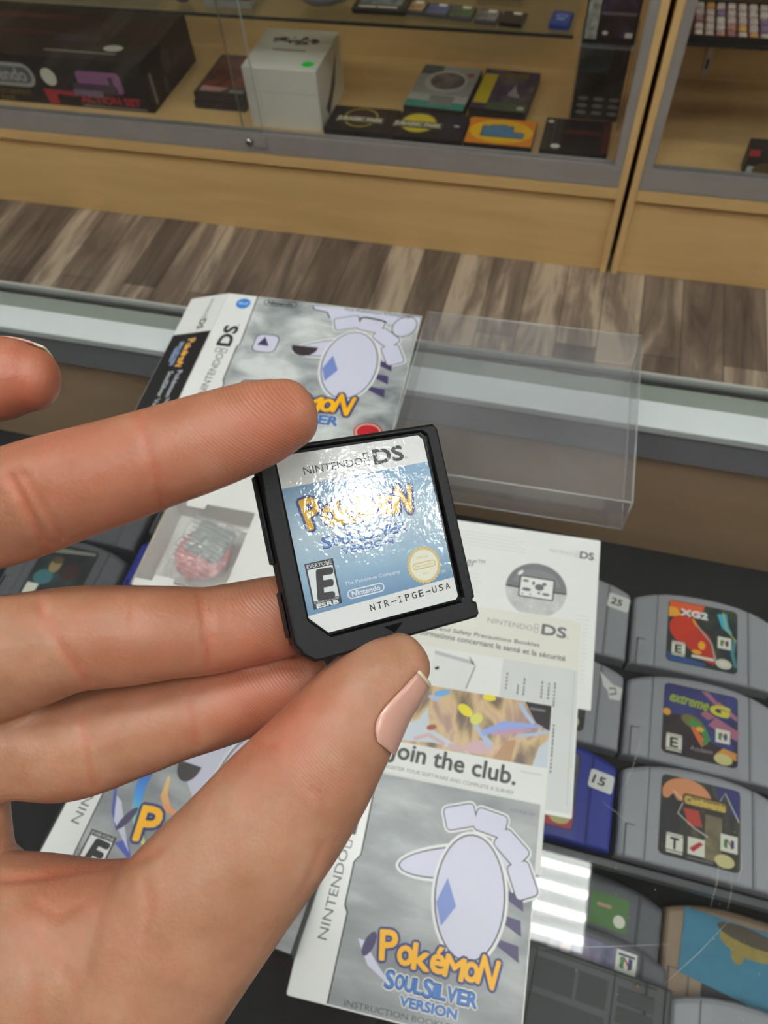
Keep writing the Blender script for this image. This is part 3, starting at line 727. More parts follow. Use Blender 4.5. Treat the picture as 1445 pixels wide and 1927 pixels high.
def cart(label, x, y, z, shell, art=None, rz=0.0, sticker=None, group='plastic game cartridges under the glass', h=19.0):
    t = thing('game_cartridge', label, 'game cartridge', (x, y, z), rz, group)
    m = MB(); cart_shell(m, shell, h); m.build('shell', t)
    if art:
        m = MB(); A = Art(m, h, .06); A.poly(rrect(-29, 8, 29, 67, 4), INK); art(A); m.build('label', t)
    if sticker:
        m = MB(); A = Art(m, 0, .08, Matrix.Translation((47, 0, h - 1.0)) @ Matrix.Rotation(math.atan(.12), 4, 'Y')); sticker(A); m.build('price_sticker', t)
    return t
def clipart(A, base, k=1): A.poly(rrect(-28.4, 8.6, 28.4, 66.4, 3.6), base, k)
def logo_square(A, x, y, s_, k=4):
    A.rect(x, y, x + s_, y + s_, OFFW, k)
    A.poly([(x + s_ * .2, y + s_ * .25), (x + s_ * .4, y + s_ * .2), (x + s_ * .4, y + s_ * .75), (x + s_ * .2, y + s_ * .7)], mat('green_ink', '2f7a3c', .5), k + 1)
    A.poly([(x + s_ * .6, y + s_ * .2), (x + s_ * .8, y + s_ * .3), (x + s_ * .8, y + s_ * .72), (x + s_ * .6, y + s_ * .75)], NAVY, k + 1)
    A.poly([(x + s_ * .4, y + s_ * .6), (x + s_ * .6, y + s_ * .35), (x + s_ * .6, y + s_ * .5), (x + s_ * .4, y + s_ * .75)], RED, k + 1)
def rate(A, x, y, w, h, ch, k=4):
    A.rect(x, y, x + w, y + h, INK, k); A.rect(x + .4, y + h * .18, x + w - .4, y + h * .86, OFFW, k + 1)
    A.text(ch, x + w * .28, y + h * .26, w * .44, h * .5, INK, k + 2, bold=.35)
    A.rect(x + .6, y + h * .89, x + w - .6, y + h * .97, OFFW, k + 1); A.rect(x + .6, y + h * .05, x + w - .6, y + h * .13, OFFW, k + 1)
def art_racer(A):
    clipart(A, clouds('navy_green_art', [(.3, '15213f'), (.5, '232b2c'), (.65, '37452c')], 60))
    A.poly([(-28, 58), (-28, 66), (-24, 66.4), (2, 66.4), (-2, 56)], mat('orange_ink', 'd8572a', .5), 2)
    A.poly([(-28.4, 50), (-28.4, 60), (-22, 60), (-16, 52)], mat('amber_ink', 'e2a02c', .5), 2)
    A.poly(ell(-14, 40, 13, 14, 24, 30), mat('racing_red', 'c2341f', .4), 2); A.band([(-8, 52), (-3, 42), (-6, 32)], 1.6, mat('amber_ink', 'e2a02c', .5), 3)
    A.poly([(-18, 32), (-4, 46), (6, 38), (12, 20), (10, 12), (-2, 16), (-12, 24)], mat('racing_red2', 'b5321f', .4), 3)
    A.band([(-4, 46), (8, 32), (12, 14)], 1.2, mat('pale_steel', 'a7b0b5', .5), 4); A.poly(ell(0, 28, 3, 4), mat('amber_ink', 'e2a02c', .5), 4); A.poly(ell(-4, 21, 4, 2), mat('amber_ink', 'e2a02c', .5), 4)
    A.band([(16, 62), (19, 50), (24, 44)], [8, 6, 2], mat('cyan_ink', '3fa7c4', .4), 2); A.band([(17, 64), (20, 48), (28, 38)], 1, mat('lime_ink', 'b9b83a', .5), 3)
    A.band([(27, 40), (25, 26), (28, 14)], 3, mat('sea_ink', '3e8288', .5), 2); A.poly([(-28, 10), (-28, 16), (4, 12), (2, 8.6), (-24, 8.6)], mat('blue_strip', '274a86', .5), 2)
    A.text('XG2', -18, 53.5, 22, 6, mat('white_title', 'dedede', .4), 5, bold=.6); A.rect(-8, 15.5, 10, 18, OFFW, 4)
    rate(A, -25, 13.5, 12, 14, 'E'); logo_square(A, 13, 29, 11); A.poly(ell(18, 15, 6.4, 4.4), OFFW, 4); A.ring(ell(18, 15, 5, 3.2), ell(18, 15, 4.4, 2.7), GOLD, 5)
def art_biker(A):
    clipart(A, clouds('indigo_art', [(.3, '222653'), (.55, '343a78'), (.7, '3d3f72')], 50))
    pk = mat('dusty_pink', 'a8677c', .5)
    for q in (((0, 66), (6, 66), (22, 50), (16, 52)), ((6, 38), (12, 46), (30, 38), (28.4, 30)), ((0, 46), (4, 50), (12, 46), (6, 42)), ((14, 60), (28.4, 50), (28.4, 46), (12, 56))): A.poly(list(q), pk, 2)
    A.poly([(-28.4, 10), (-28.4, 40), (-14, 42), (10, 24), (28.4, 18), (28.4, 12), (24, 8.6), (-24, 8.6)], clouds('dark_brown_art', [(.3, '191418'), (.6, '33232a')], 50), 2)
    A.poly(ell(-6, 38, 9, 5, 20, -20), mat('olive_ink', '6d6a32', .5), 3); A.band([(-8, 38), (2, 34), (6, 26), (2, 21)], [5, 6, 5, 2], mat('leaf_green', '3f8a4a', .5), 4); A.band([(-6, 34), (0, 26), (4, 21)], [3, 5, 6], mat('orange_red', 'c9632c', .5), 3); A.poly(ell(0, 33, 3, 2), mat('amber_ink', 'e2a02c', .5), 5)
    A.poly(ell(-26, 42, 3, 3), mat('amber_ink', 'e2a02c', .5), 3)
    A.poly([(12, 16), (28, 14), (28, 20), (18, 22)], mat('flame_orange', 'c98a3c', .5), 3)
    A.text('extreme', -25, 52, 30, 7, mat('acid_green', '9aa83a', .4), 5, rot=-4, bold=.4, slant=.25); A.text('G', 7, 48.5, 14, 8, mat('acid_yellow', 'c9c32f', .4), 5, rot=-3, bold=.9, slant=.2)
    rate(A, -26, 10, 13, 15, 'E'); logo_square(A, 12, 26, 11); A.text('Acclaim', -7, 15, 17, 3.4, mat('pale_grey_title', '9c9ca0', .5), 4); A.poly(ell(18, 13, 7, 4.4), mat('pale_gold_oval', 'c5bc82', .5), 4)
def art_castle(A):
    clipart(A, clouds('dark_stone_art', [(.3, '191919'), (.55, '35322c'), (.72, '57503f')], 60, stretch=(2, 1, 1)))
    A.poly(ell(-10, 54, 18, 13, 24, 0, -20, 200), mat('moon_orange', 'd08a5e', .5), 2); A.poly([(10, 66.4), (28.4, 66.4), (28.4, 46), (16, 50)], mat('night_blue', '2a2c6a', .5), 2)
    A.poly([(12, 50), (18, 62), (24, 50)], mat('tower_grey', '3c3d42', .5), 3); A.band([(11, 50), (18, 63), (28, 44)], .7, OFFW, 3)
    A.poly([(-28, 44), (-20, 54), (-14, 46), (-14, 20), (-28, 16)], mat('castle_shadow', '222125', .5), 3); A.poly(rrect(4, 12, 16, 44, 1), clouds('tan_stone', [(.3, '57503f'), (.6, '7e7256')], 90), 2)
    A.poly([(-12, 45), (-1, 45), (2, 34), (-8, 33)], mat('crimson_cloth', 'b03426', .5), 4); A.band([(-20, 56), (-12, 50), (-16, 40), (-4, 32), (6, 28)], .6, OFFW, 4)
    A.poly(rrect(-13, 47, 20, 56, 3), INK, 5); A.poly(rrect(-12, 48, 19, 55, 2), mat('old_gold', '8f7432', .5), 6); A.text('Castlevania', -11, 49, 29, 5, mat('bright_gold', 'cdb259', .5), 7, bold=.3)
    rate(A, -24, 10, 13, 15, 'T'); A.rect(-8, 13, 4, 25, OFFW, 4); A.poly([(-7, 17), (0, 23), (3, 22), (-4, 15)], RED, 5); logo_square(A, 15, 21, 12); A.poly(ell(18, 14, 7, 4.6), mat('pale_gold_oval', 'c5bc82', .5), 4); A.rect(-8, 10, 10, 11, GREYINK, 4)
def art_blue(A):
    clipart(A, clouds('mixed_blue_art', [(.3, '35566e'), (.5, '4a3a3c'), (.65, '7d8f94')], 50)); A.poly(rrect(-28, 8.8, 28, 26, 3), mat('rose_red', 'b23a4c', .5), 2); A.poly(ell(18, 16, 8, 5), mat('pale_gold_oval', 'c5bc82', .5), 4); A.poly(ell(14, 44, 8, 8), mat('brick_red', '8c3a2a', .5), 3); logo_square(A, 12, 29, 11)
def art_face(A):
    clipart(A, clouds('black_teal_art', [(.3, '17191b'), (.55, '222a2c'), (.7, '2f4a4f')], 50)); A.poly(ell(-8, 44, 6, 8), mat('ochre_oval', '8d7a50', .6), 3); A.poly(ell(-8, 50, 6, 4), mat('umber_oval', '4d4028', .6), 4); A.poly([(-28, 56), (26, 62), (26, 65), (-24, 62)], mat('grey_title_strip', '7d8074', .5), 3)
    A.poly(ell(-14, 30, 10, 8), mat('teal_ink', '3c6e78', .5), 2); A.poly(ell(10, 40, 8, 10), mat('dim_maroon', '3c2024', .5), 2); A.rect(-26, 10, -14, 22, OFFW, 4)
def art_pale(A):
    clipart(A, clouds('olive_dark_art', [(.3, '222622'), (.6, '4a4c44')], 40)); A.poly(ell(17, 15, 8, 6), mat('pale_gold_oval', 'c5bc82', .5), 4)
def price(txt, x, y, rot=-6, torn=False):
    def fn(A):
        if torn:
            A.poly([(x - 8, y + 12), (x + 4, y + 3), (x + 12, y + 2), (x + 11, y - 9), (x + 2, y - 10), (x, y - 3), (x - 4, y)], STICK, 0)
            A.band([(x + 1, y - 1), (x + 6, y + .5), (x + 7, y - 4), (x + 2, y - 6)], 1.2, INK, 1)
        else:
            A.M = A.M @ Matrix.Translation((x, y, 0)) @ Matrix.Rotation(math.radians(rot), 4, 'Z')
            A.poly(rrect(-9.6, -7.2, 9.6, 7.2, 2.2), STICK, 0); A.text(txt, -7, -3.2, 9.5, 6.4, INK, 1, bold=.25, slant=.15)
    return fn
SHELF_Z = -189.8
cart('grey game cartridge with a red racing picture, top right under the glass', 169, 271, SHELF_Z, GREYP, art_racer)
cart('grey game cartridge with an indigo and pink label, below the red racing one', 169.5, 192, SHELF_Z, GREYP, art_biker)
cart('grey game cartridge with a castle and orange moon label, at the shelf edge', 171, 116, SHELF_Z, GREYP, art_castle, h=20)
cart('grey game cartridge with a white sticker reading 25', 50, 272, SHELF_Z, GREYP, None, 0, price('25', 0.5, 53))
cart('grey game cartridge with a torn white sticker, half under the leaflets', 50.5, 193, SHELF_Z, GREYP, art_pale, 0, price('', -2, 51, torn=True))
cart('deep blue game cartridge with a white sticker reading 15', 51, 116, SHELF_Z, BLUEP, art_blue, 0, price('15', -.5, 50))
cart('deep blue game cartridge seen between the fingers and the white tray', -300, 222, SHELF_Z, BLUEP, None)
cart('plain grey game cartridge above the deep blue one by the white tray', -300, 300, SHELF_Z, DGREYP, None)
cart('grey game cartridge with a black and teal label seen between two fingers', -421, 199, SHELF_Z, DGREYP, art_face)
cart('plain grey game cartridge above the black and teal labelled one', -421, 277, SHELF_Z, DGREYP, None)
# the lower tier, overlapping like shingles
LZ = -253.8
def art_green(A):
    A.poly(rrect(-29, 8, 29, 67, 4), mat('smoke_grey_label', '56585a', .5), 1); A.rect(2, 38, 31, 62, mat('grass_green', '41702f', .5), 2); A.rect(7, 52, 18, 54.5, mat('salmon_strip', 'b48a72', .5), 3); A.poly(ell(25, 45, 4.5, 4.5), OFFW, 3)
def art_purple(A):
    A.poly(rrect(-29, 8, 29, 67, 4), clouds('violet_grey_art', [(.3, '4b4c6a'), (.5, '74718f'), (.65, '8d8192'), (.8, '5d7fa5')], 50, stretch=(2, .6, 1)), 1); A.poly([(-20, 60), (-12, 62), (-18, 24), (-22, 30)], mat('pale_pink_ray', 'b7a4a6', .5), 2); logo_square(A, 20, 51.5, 15, 3); A.rect(21.5, 63, 33.5, 64.5, NAVY, 6)
cart('dark grey game cartridge with a green label in the lower row of the counter', 104, 36, LZ, DGREYP, art_green, -3, group='cartridges in the lower row')
cart('grey game cartridge with a violet label and a square logo in the lower row', 104, -6, LZ + 20, DGREYP, art_purple, -3, group='cartridges in the lower row')
# black cartridge back with sunken panels, and the blue pictured tan one
BLK = mat('black_cart_shell', '47484a', .45, var=.1)
def black_back(label, x, y, z, rz):
    t = thing('game_cartridge', label, 'game cartridge', (x, y, z), rz, 'cartridges in the lower row')
    m = MB(); cart_shell(m, BLK, 19); m.build('shell', t)
    pm = mat('sunken_panel', '303134', .5)
    for q in ((10, 39, 8, 27), (-13, 8, 8, 27), (-45, -20, 9, 19), (-45, -20, 21, 31), (-13, 39, 31, 60), (-45, -20, 33, 60)):
        m = MB(); m.box(q[0], q[1], q[2], q[3], 17, 19.12, pm, .3); m.build('back_panel', t)
    m = MB(); m.box(-17.4, -16.4, 1, 66, 17, 19.1, BLACKV); m.box(-46, 46, 3.2, 3.9, 17, 19.1, BLACKV); m.build('seam', t)
    m = MB(); m.tube([(-32, 5.6, 18.9), (-32, 5.6, 19.8)], 1.3, mat('brass_screw', 'b08a5a', .3, .8), 10); m.build('screw', t)
    return t
black_back('black game cartridge lying face down at the bottom of the lower row', 107, 45, LZ + 40, 177)
def art_bluepic(A):
    A.poly([(-46, 22), (-44, 68), (48, 66), (48, 14), (38, 10)], mat('cyan_blue_picture', '2a7490', .5, vscale=120, var=.2), 1)
    A.poly(ell(4, 54, 22, 9, 18, -6), mat('mustard_shape', '8f7c3a', .6, vscale=200, var=.3), 2); A.poly(ell(26, 46, 12, 5, 14, -30), mat('mustard_shape', '8f7c3a', .6), 2); A.poly(ell(-4, 46, 5, 7, 12), mat('mustard_shape', '8f7c3a', .6), 2); A.poly(ell(4, 60, 24, 6, 18, -6), mat('shadow_brown', '4a4030', .6), 3); A.poly([(40, 12), (48, 14), (47, 19)], mat('pale_corner', 'a9b6bb', .5), 3)
cart('tan game cartridge with a cyan blue picture in the lower right of the counter', 222, 34, LZ, TANP, art_bluepic, -2, group='cartridges in the lower row')
cart('plain grey game cartridge below the cyan blue picture', 224, -28, LZ + 20, GREYP, None, -2, group='cartridges in the lower row')
cart('dark scuffed game cartridge at the left of the lower row', -228, -4, LZ + 20, DGREYP, None, 4, group='cartridges in the lower row')

# ------------------------------------------------------------------ printed things on the glass
def sheet(name, label, cat, O, ang, z, w, h, th, stock, fn, part='front_print', group=None, layers=1, dz=.03):
    t = thing(name, label, cat, (O[0], O[1], z), ang, group)
    if layers == 1:
        m = MB(); m.prism(rrect(0, 0, w, h, 1.0, 3), 0, th, stock, .15); m.build('pages', t)
    else:
        m = MB(); n = layers
        for i in range(n):
            o = .35 * math.sin(i * 2.1); m.prism(rrect(o, .2 * math.cos(i), w - .3 + o, h, .8, 3), th * i / n, th * (i + .86) / n, stock)
        m.build('pages', t)
    m = MB(); fn(Art(m, th, dz)); m.build(part, t)
    return t
def txtlines(A, x, y, w, n, step, m, k=1, t=.5, seed=1, vert=False):
    r = random.Random(seed)
    for i in range(n):
        L = w * r.uniform(.75, 1)
        if vert: A.rect(x + i * step, y, x + i * step + t, y + L, m, k)
        else: A.rect(x, y - i * step, x + L, y - i * step + t, m, k)

def f_leafA(A):
    ds_logo(A, 79, 103.0, 30, 5.2, GREYINK, PALEINK, 1, rot=-2)
    A.text('Pokéwalker', -6, 83.5, 38, 7, GREYINK, 1, slant=.15); A.text('TM', 33, 87, 5, 2.4, GREYINK, 1)
    cx, cy, r = 73, 73.5, 19.6
    A.poly(ell(cx, cy, r, r, 48), clouds('pale_halftone', [(.3, 'b7b8b8'), (.7, 'cfd0cf')], 200), 1)
    A.poly(ell(cx, cy, r, r, 30, 0, 0, 180), mat('mid_grey_print', '77787b', .5), 2); A.poly(ell(cx, cy + 2.2, r * .8, r * .66, 30, 0, 8, 172), mat('mid_grey_print_b', '828386', .5), 3)
    A.band([(cx - r, cy), (cx, cy - .4), (cx + r, cy)], .9, INK, 4); A.poly(ell(cx - 11, cy + 11, 1.2, 2.4, 12, -40), PAPER, 4)
    A.poly(rrect(62, 67, 84.5, 82.5, 1), INK, 4); A.poly(rrect(62.8, 67.8, 83.7, 81.7, .5), PAPER, 5)
    for i, (x, y, w, h) in enumerate(((64, 78, 4, 2), (64, 71.5, 6, 2.5), (72, 73, 6, 5), (70, 76.5, 2, 3), (76.5, 77, 3, 2.5), (77, 70, 5, 2), (64, 69, 1.4, 1), (69, 69, 1.4, 1), (74, 70.5, 2, 1.6))): A.poly(ell(x + w / 2, y + h / 2, w / 2, h / 2, 10), GREYINK, 6)
    for x in (62, 71, 80): A.ring(ell(x, 61, 2.4, 2.2, 20), ell(x, 61, 1.9, 1.7, 20), PALEINK, 5)
    txtlines(A, 4, 110, 66, 5, 2.6, mat('faint_print', 'cfd0cf', .6), 1, .4, 3); txtlines(A, 4, 78, 40, 6, 2.6, mat('faint_print', 'cfd0cf', .6), 1, .4, 4); txtlines(A, 100, 60, 8, 18, 2.8, mat('faint_print', 'cfd0cf', .6), 1, .4, 5)
    A.rect(98, 3, 104, 3.6, GREYINK, 1)
sheet('leaflet', 'white folded leaflet with a round grey device picture, lowest of the paper stack', 'leaflet', (-52.1, 151.7), 2.8, .2, 112, 118, 1.3, PAPER, f_leafA, layers=3)
def f_bookB(A):
    A.rect(.5, 85, 107, 117.4, CREAM, 0)
    ds_logo(A, 49.5, 106.5, 50.5, 6.8, GREYINK, mat('light_grey_ink', '9a9b9d', .6), 1, rot=-2.2)
    A.text('Health and Safety Precautions Booklet', 6, 96.2, 77, 3.4, GREYINK, 1, rot=-.6, bold=.08)
    A.text('Informations concernant la santé et la sécurité', 6, 92.2, 93, 3.6, GREYINK, 1, rot=-1.6, bold=.1)
    A.rect(62, 2, 107, 85, mat('pale_grey_panel', 'd0d2d2', .55), 1)
    A.poly([(20, 81.5), (44.5, 77.5), (46, 75), (41.5, 60), (20, 62)], mat('drawing_white', 'dcdddb', .55), 1); A.band([(20, 82), (44.5, 79)], 2.4, PALEINK, 2); A.poly([(41, 83.5), (45.8, 77.5), (43.5, 78)], GREYINK, 2); A.band([(45.8, 77.5), (42, 62)], .6, GREYINK, 2); A.poly(ell(23, 72, 1.6, 1, 10, 30), INK, 2)
    for i, (x, y0, L) in enumerate(((65, 66, 12), (72, 64, 7), (75.5, 64, 13), (86, 64, 13), (90, 64, 11), (93.5, 60, 17), (92, 40, 10), (94.5, 22, 30), (90.5, 24, 20))): 
        for s_ in range(int(L / 2.2)): A.rect(x, y0 + s_ * 2.2, x + .9, y0 + s_ * 2.2 + random.uniform(1.2, 2.0), GREYINK, 2)
    A.rect(104.5, 6, 105.1, 84, mat('page_step', 'c3c4c2', .6), 2)
sheet('booklet', 'cream and white safety booklet lying on the leaflet with the round device picture', 'booklet', (-52.1, 87.6), 3.5, 1.7, 108, 118, 2.2, PAPER, f_bookB, layers=5)
HOLO = clouds('holo_foil', [(.24, '4a3d40'), (.38, '7d6a5c'), (.46, 'b9a07a'), (.54, 'd2b48e'), (.64, 'a88a80'), (.78, '938aa0')], 38, .28, stretch=(2.0, .8, 1), distort=.5, detail=8)
def f_cardC(A):
    A.rect(.5, 55, 104.4, 91.4, HOLO, 0)
    A.poly([(89, 91.4), (104.4, 91.4), (104.4, 76), (96, 80)], mat('foil_black', '2b2526', .35), 1); A.rect(92, 87, 101, 88.4, GREYINK, 2)
    A.poly([(20, 56), (40, 58), (62, 55), (36, 66), (33, 78), (29, 70), (22, 66)], mat('foil_ice', 'c3ccd4', .3), 1); A.poly(ell(37, 66.5, 3, 1.6, 14, 20), mat('foil_rust', '9b4a36', .35), 2); A.band([(28, 58), (36, 62), (46, 58)], 2.2, mat('foil_pink', 'c9a9b0', .3), 2); A.band([(48, 58), (58, 57)], 3, mat('foil_pink', 'c9a9b0', .3), 2)
    A.band([(56, 80), (64, 70), (72, 62)], [1, 2.4, 4], mat('foil_pale_blue', 'a8bcd8', .3), 1); A.poly(ell(55, 80, 5, 3, 14, -30), mat('foil_yellow', 'e0d23c', .3), 1); A.poly(ell(68, 90, 4, 2, 14, 0), mat('foil_yellow', 'e0d23c', .3), 1); A.poly(ell(62, 76, 4, 3, 14, 40), mat('foil_lime', 'd3d36a', .3), 1)
    A.band([(66, 68), (78, 75), (90, 77), (100, 78)], [3, 5, 3, 1], mat('foil_periwinkle', '8fa3dc', .3), 1); A.band([(72, 69), (84, 73), (94, 75)], [2, 3, 1], mat('foil_rose', 'b794b4', .3), 2); A.band([(86, 90), (90, 84), (95, 79)], 2.4, mat('foil_pale_blue', 'a8bcd8', .3), 2); A.band([(86, 70), (96, 73), (104, 76)], 1.8, mat('foil_pale_blue', 'a8bcd8', .3), 2)
    A.poly([(96, 55), (104.4, 55), (104.4, 72), (99, 66)], mat('foil_ice', 'c3ccd4', .3), 1); A.poly(ell(66, 60, 8, 4, 18, 10), mat('foil_pink', 'c9a9b0', .3), 1); A.poly([(74, 55), (84, 55), (86, 68), (80, 66)], mat('foil_copper', 'b08a68', .3), 1); A.poly(ell(40, 88, 5, 2, 12, 20), mat('foil_sky', '6fa9dc', .3), 1); A.poly(ell(36, 84, 4, 1.5, 12, -10), mat('foil_pale_blue', 'a8bcd8', .3), 1)
    A.text('Join the club.', 15.5, 42.6, 72, 12.5, mat('soft_black', '4a4a4b', .5), 1, rot=-2.2, bold=.34)
    A.text('REGISTER YOUR SOFTWARE AND COMPLETE A SURVEY', 13.5, 39.2, 74, 2.0, GREYINK, 1, rot=-1.2)
    for i in range(12): A.rect(90 + i, 50.5, 90.7 + i, 51.2, PALEINK, 1)
sheet('club_card', 'card reading Join the club under a holographic foil picture', 'card', (-61.7, 55.8), 3.5, 4.1, 105, 91.8, .5, PAPER, f_cardC)
def standin_cover(A, x, y, s_, k=1):
    """plain abstract shapes in the colours of the cover picture"""
    lav, rim = LAV, mat('pale_grey_rim', 'dfe0e2', .4)
    def blob(cx, cy, rx, ry, rot, kk):
        A.poly(ell(x + cx * s_, y + cy * s_, (rx + 2.2) * s_, (ry + 2.2) * s_, 40, rot), rim, kk); A.poly(ell(x + cx * s_, y + cy * s_, (rx + .7) * s_, (ry + .7) * s_, 40, rot), DARKP, kk + 1); A.poly(ell(x + cx * s_, y + cy * s_, rx * s_, ry * s_, 40, rot), lav, kk + 2)
    blob(-6, 12, 30, 7, 14, k); blob(2, -2, 17, 28, 4, k + 3)
    for i, (dx, dy, r) in enumerate(((-8, 34, 20), (8, 34, -8), (20, 24, -38), (27, 10, -64))):
        c, sn = math.cos(math.radians(r)), math.sin(math.radians(r))
        def q(g): return [(x + (dx + u * c - v * sn) * s_, y + (dy + u * sn + v * c) * s_) for u, v in rrect(-8 - g, -5.5 - g, 8 + g, 5.5 + g, 2 + g, 3)]
        A.poly(q(1.6), rim, k + 1); A.poly(q(.6), DARKP, k + 2 + .1 * i); A.poly(q(0), lav, k + 3 + .1 * i)
    A.poly([(x - 10 * s_, y + 4 * s_), (x - 4 * s_, y - 8 * s_), (x - 10 * s_, y - 18 * s_), (x - 14 * s_, y - 8 * s_)], PERI, k + 7)
    for dy in (4, -7, -18): A.poly([(x + 18 * s_, y + dy * s_), (x + 28 * s_, y + (dy - 1) * s_), (x + 29 * s_, y + (dy - 8) * s_), (x + 18 * s_, y + (dy - 3) * s_)], VIOLET, k + 1)
def f_manual(A):
    A.rect(.6, .5, 112.4, 111, SILVER, 0)
    A.poly([(.6, .5), (20, .5), (20.6, 40), (18.6, 43), (18.8, 64), (21.6, 68), (21.6, 111), (.6, 111)], GLOSSWHITE, 1)
    A.band([(20.4, .5), (21, 40.5), (19, 43.5), (19.2, 64), (22, 68), (22, 111)], .7, INK, 2)
    ds_logo(A, 14.8, 26, 76, 9.5, mat('soft_black', '4a4a4b', .5), GREYINK, 3, rot=88)
    standin_cover(A, 79, 62, 1.02, 1)
    A.poly([(29, 30), (36, 20), (50, 13), (40, 22), (32, 30)], LAV, 3); A.poly(ell(35, 29, 2.6, 6, 16, -20), VIOLET, 4)
    game_logo(A, 41.5, 97, 23, 11, 11); version_logo(A, 45.5, 91, 13.2, 6.6, 11)
    A.text('INSTRUCTION BOOKLET', 28.5, 1.4, 54, 2.5, mat('soft_black', '4a4a4b', .5), 3, rot=1.0); A.text('NTR-IPGE-USA', 97, 104.5, 13, 1.7, GREYINK, 3)
sheet('manual', 'silver instruction booklet with yellow lettering, topmost of the paper stack', 'booklet', (-68.5, -20.5), 3, 4.7, 113, 111.5, 3.6, PAPER, f_manual, layers=8)

# the plastic game case under the hand
t = thing('game_case', 'white and silver plastic game case seen between the index finger and the thumb', 'game case', (-217, 5, .2), -3.5)
BLKC = mat('black_case_plastic', '17181a', .35)
m = MB(); m.box(-2.5, 148, -1.5, 128, 0, 13.4, BLKC, 1.6, 2); m.box(-3.4, -2.4, 4, 122, 2, 11, BLKC); m.build('case_shell', t)
def f(A):
    A.rect(0, 0, 146, 126, SILVER, 0)
    A.poly([(-.6, 0), (17.6, 0), (16.2, 44), (18.2, 48), (18.2, 126), (-.6, 126)], GLOSSWHITE, 1); A.band([(17.8, 0), (16.6, 44), (18.6, 48), (18.6, 126)], .7, INK, 2)
    ds_logo(A, 13.4, 20, 86, 10, mat('soft_black', '4a4a4b', .5), GREYINK, 3, rot=88)
    rating_box(A, 20.5, -4 + 4.5, 15.5, 20, 4, INK)
    standin_cover(A, 92, 66, 1.15, 1)
    A.poly(ell(57, 68, 7, 10, 20, 0, 180, 360), DARKP, 5); A.poly([(46, 72), (70, 72), (84, 60), (80, 46), (66, 52)], LAV, 4)
    A.band([(36, 58), (35.5, 48), (38.5, 38), (44, 29), (52, 22)], [5, 6, 5, 4, 2], grad('rainbow_print', [(0, 'd9dc8a'), (.3, '8fd3b4'), (.55, '4f9fe0'), (1, '3a62c8')], 1, 22, 58, .3), 5)
    A.band([(48.5, 58), (50.5, 48), (56, 42), (64, 41)], [1.5, 4, 4, 1], grad('sunset_print', [(0, 'e89a6a'), (1, 'e8cf8a')], 1, 41, 58, .3), 5)
    A.band([(20.5, 58), (22, 44), (27, 32), (34, 24)], [1, 1.6, 1.4, 1], mat('brush_blue', '4858b4', .4), 5); A.poly([(25, 40), (30, 28), (46, 16), (38, 26), (29, 38)], LAV, 6); A.poly(ell(36.5, 31, 2.2, 7.5, 16, -24), VIOLET, 6); A.poly([(36, 18), (50, 12), (42, 22)], mat('brush_blue', '4858b4', .4), 5)
    game_logo(A, 45, 124, 22, 15, 11)
    A.poly(ell(136, 8, 4, 4), PALEINK, 4)
m = MB(); f(Art(m, 13.4, .04)); m.build('cover_sheet', t)
m = MB(); m.box(-.3, 146.6, -.3, 126.6, 13.42, 13.9, clear('sleeve_film', (.97, .97, .97), .02)); m.build('sleeve', t)

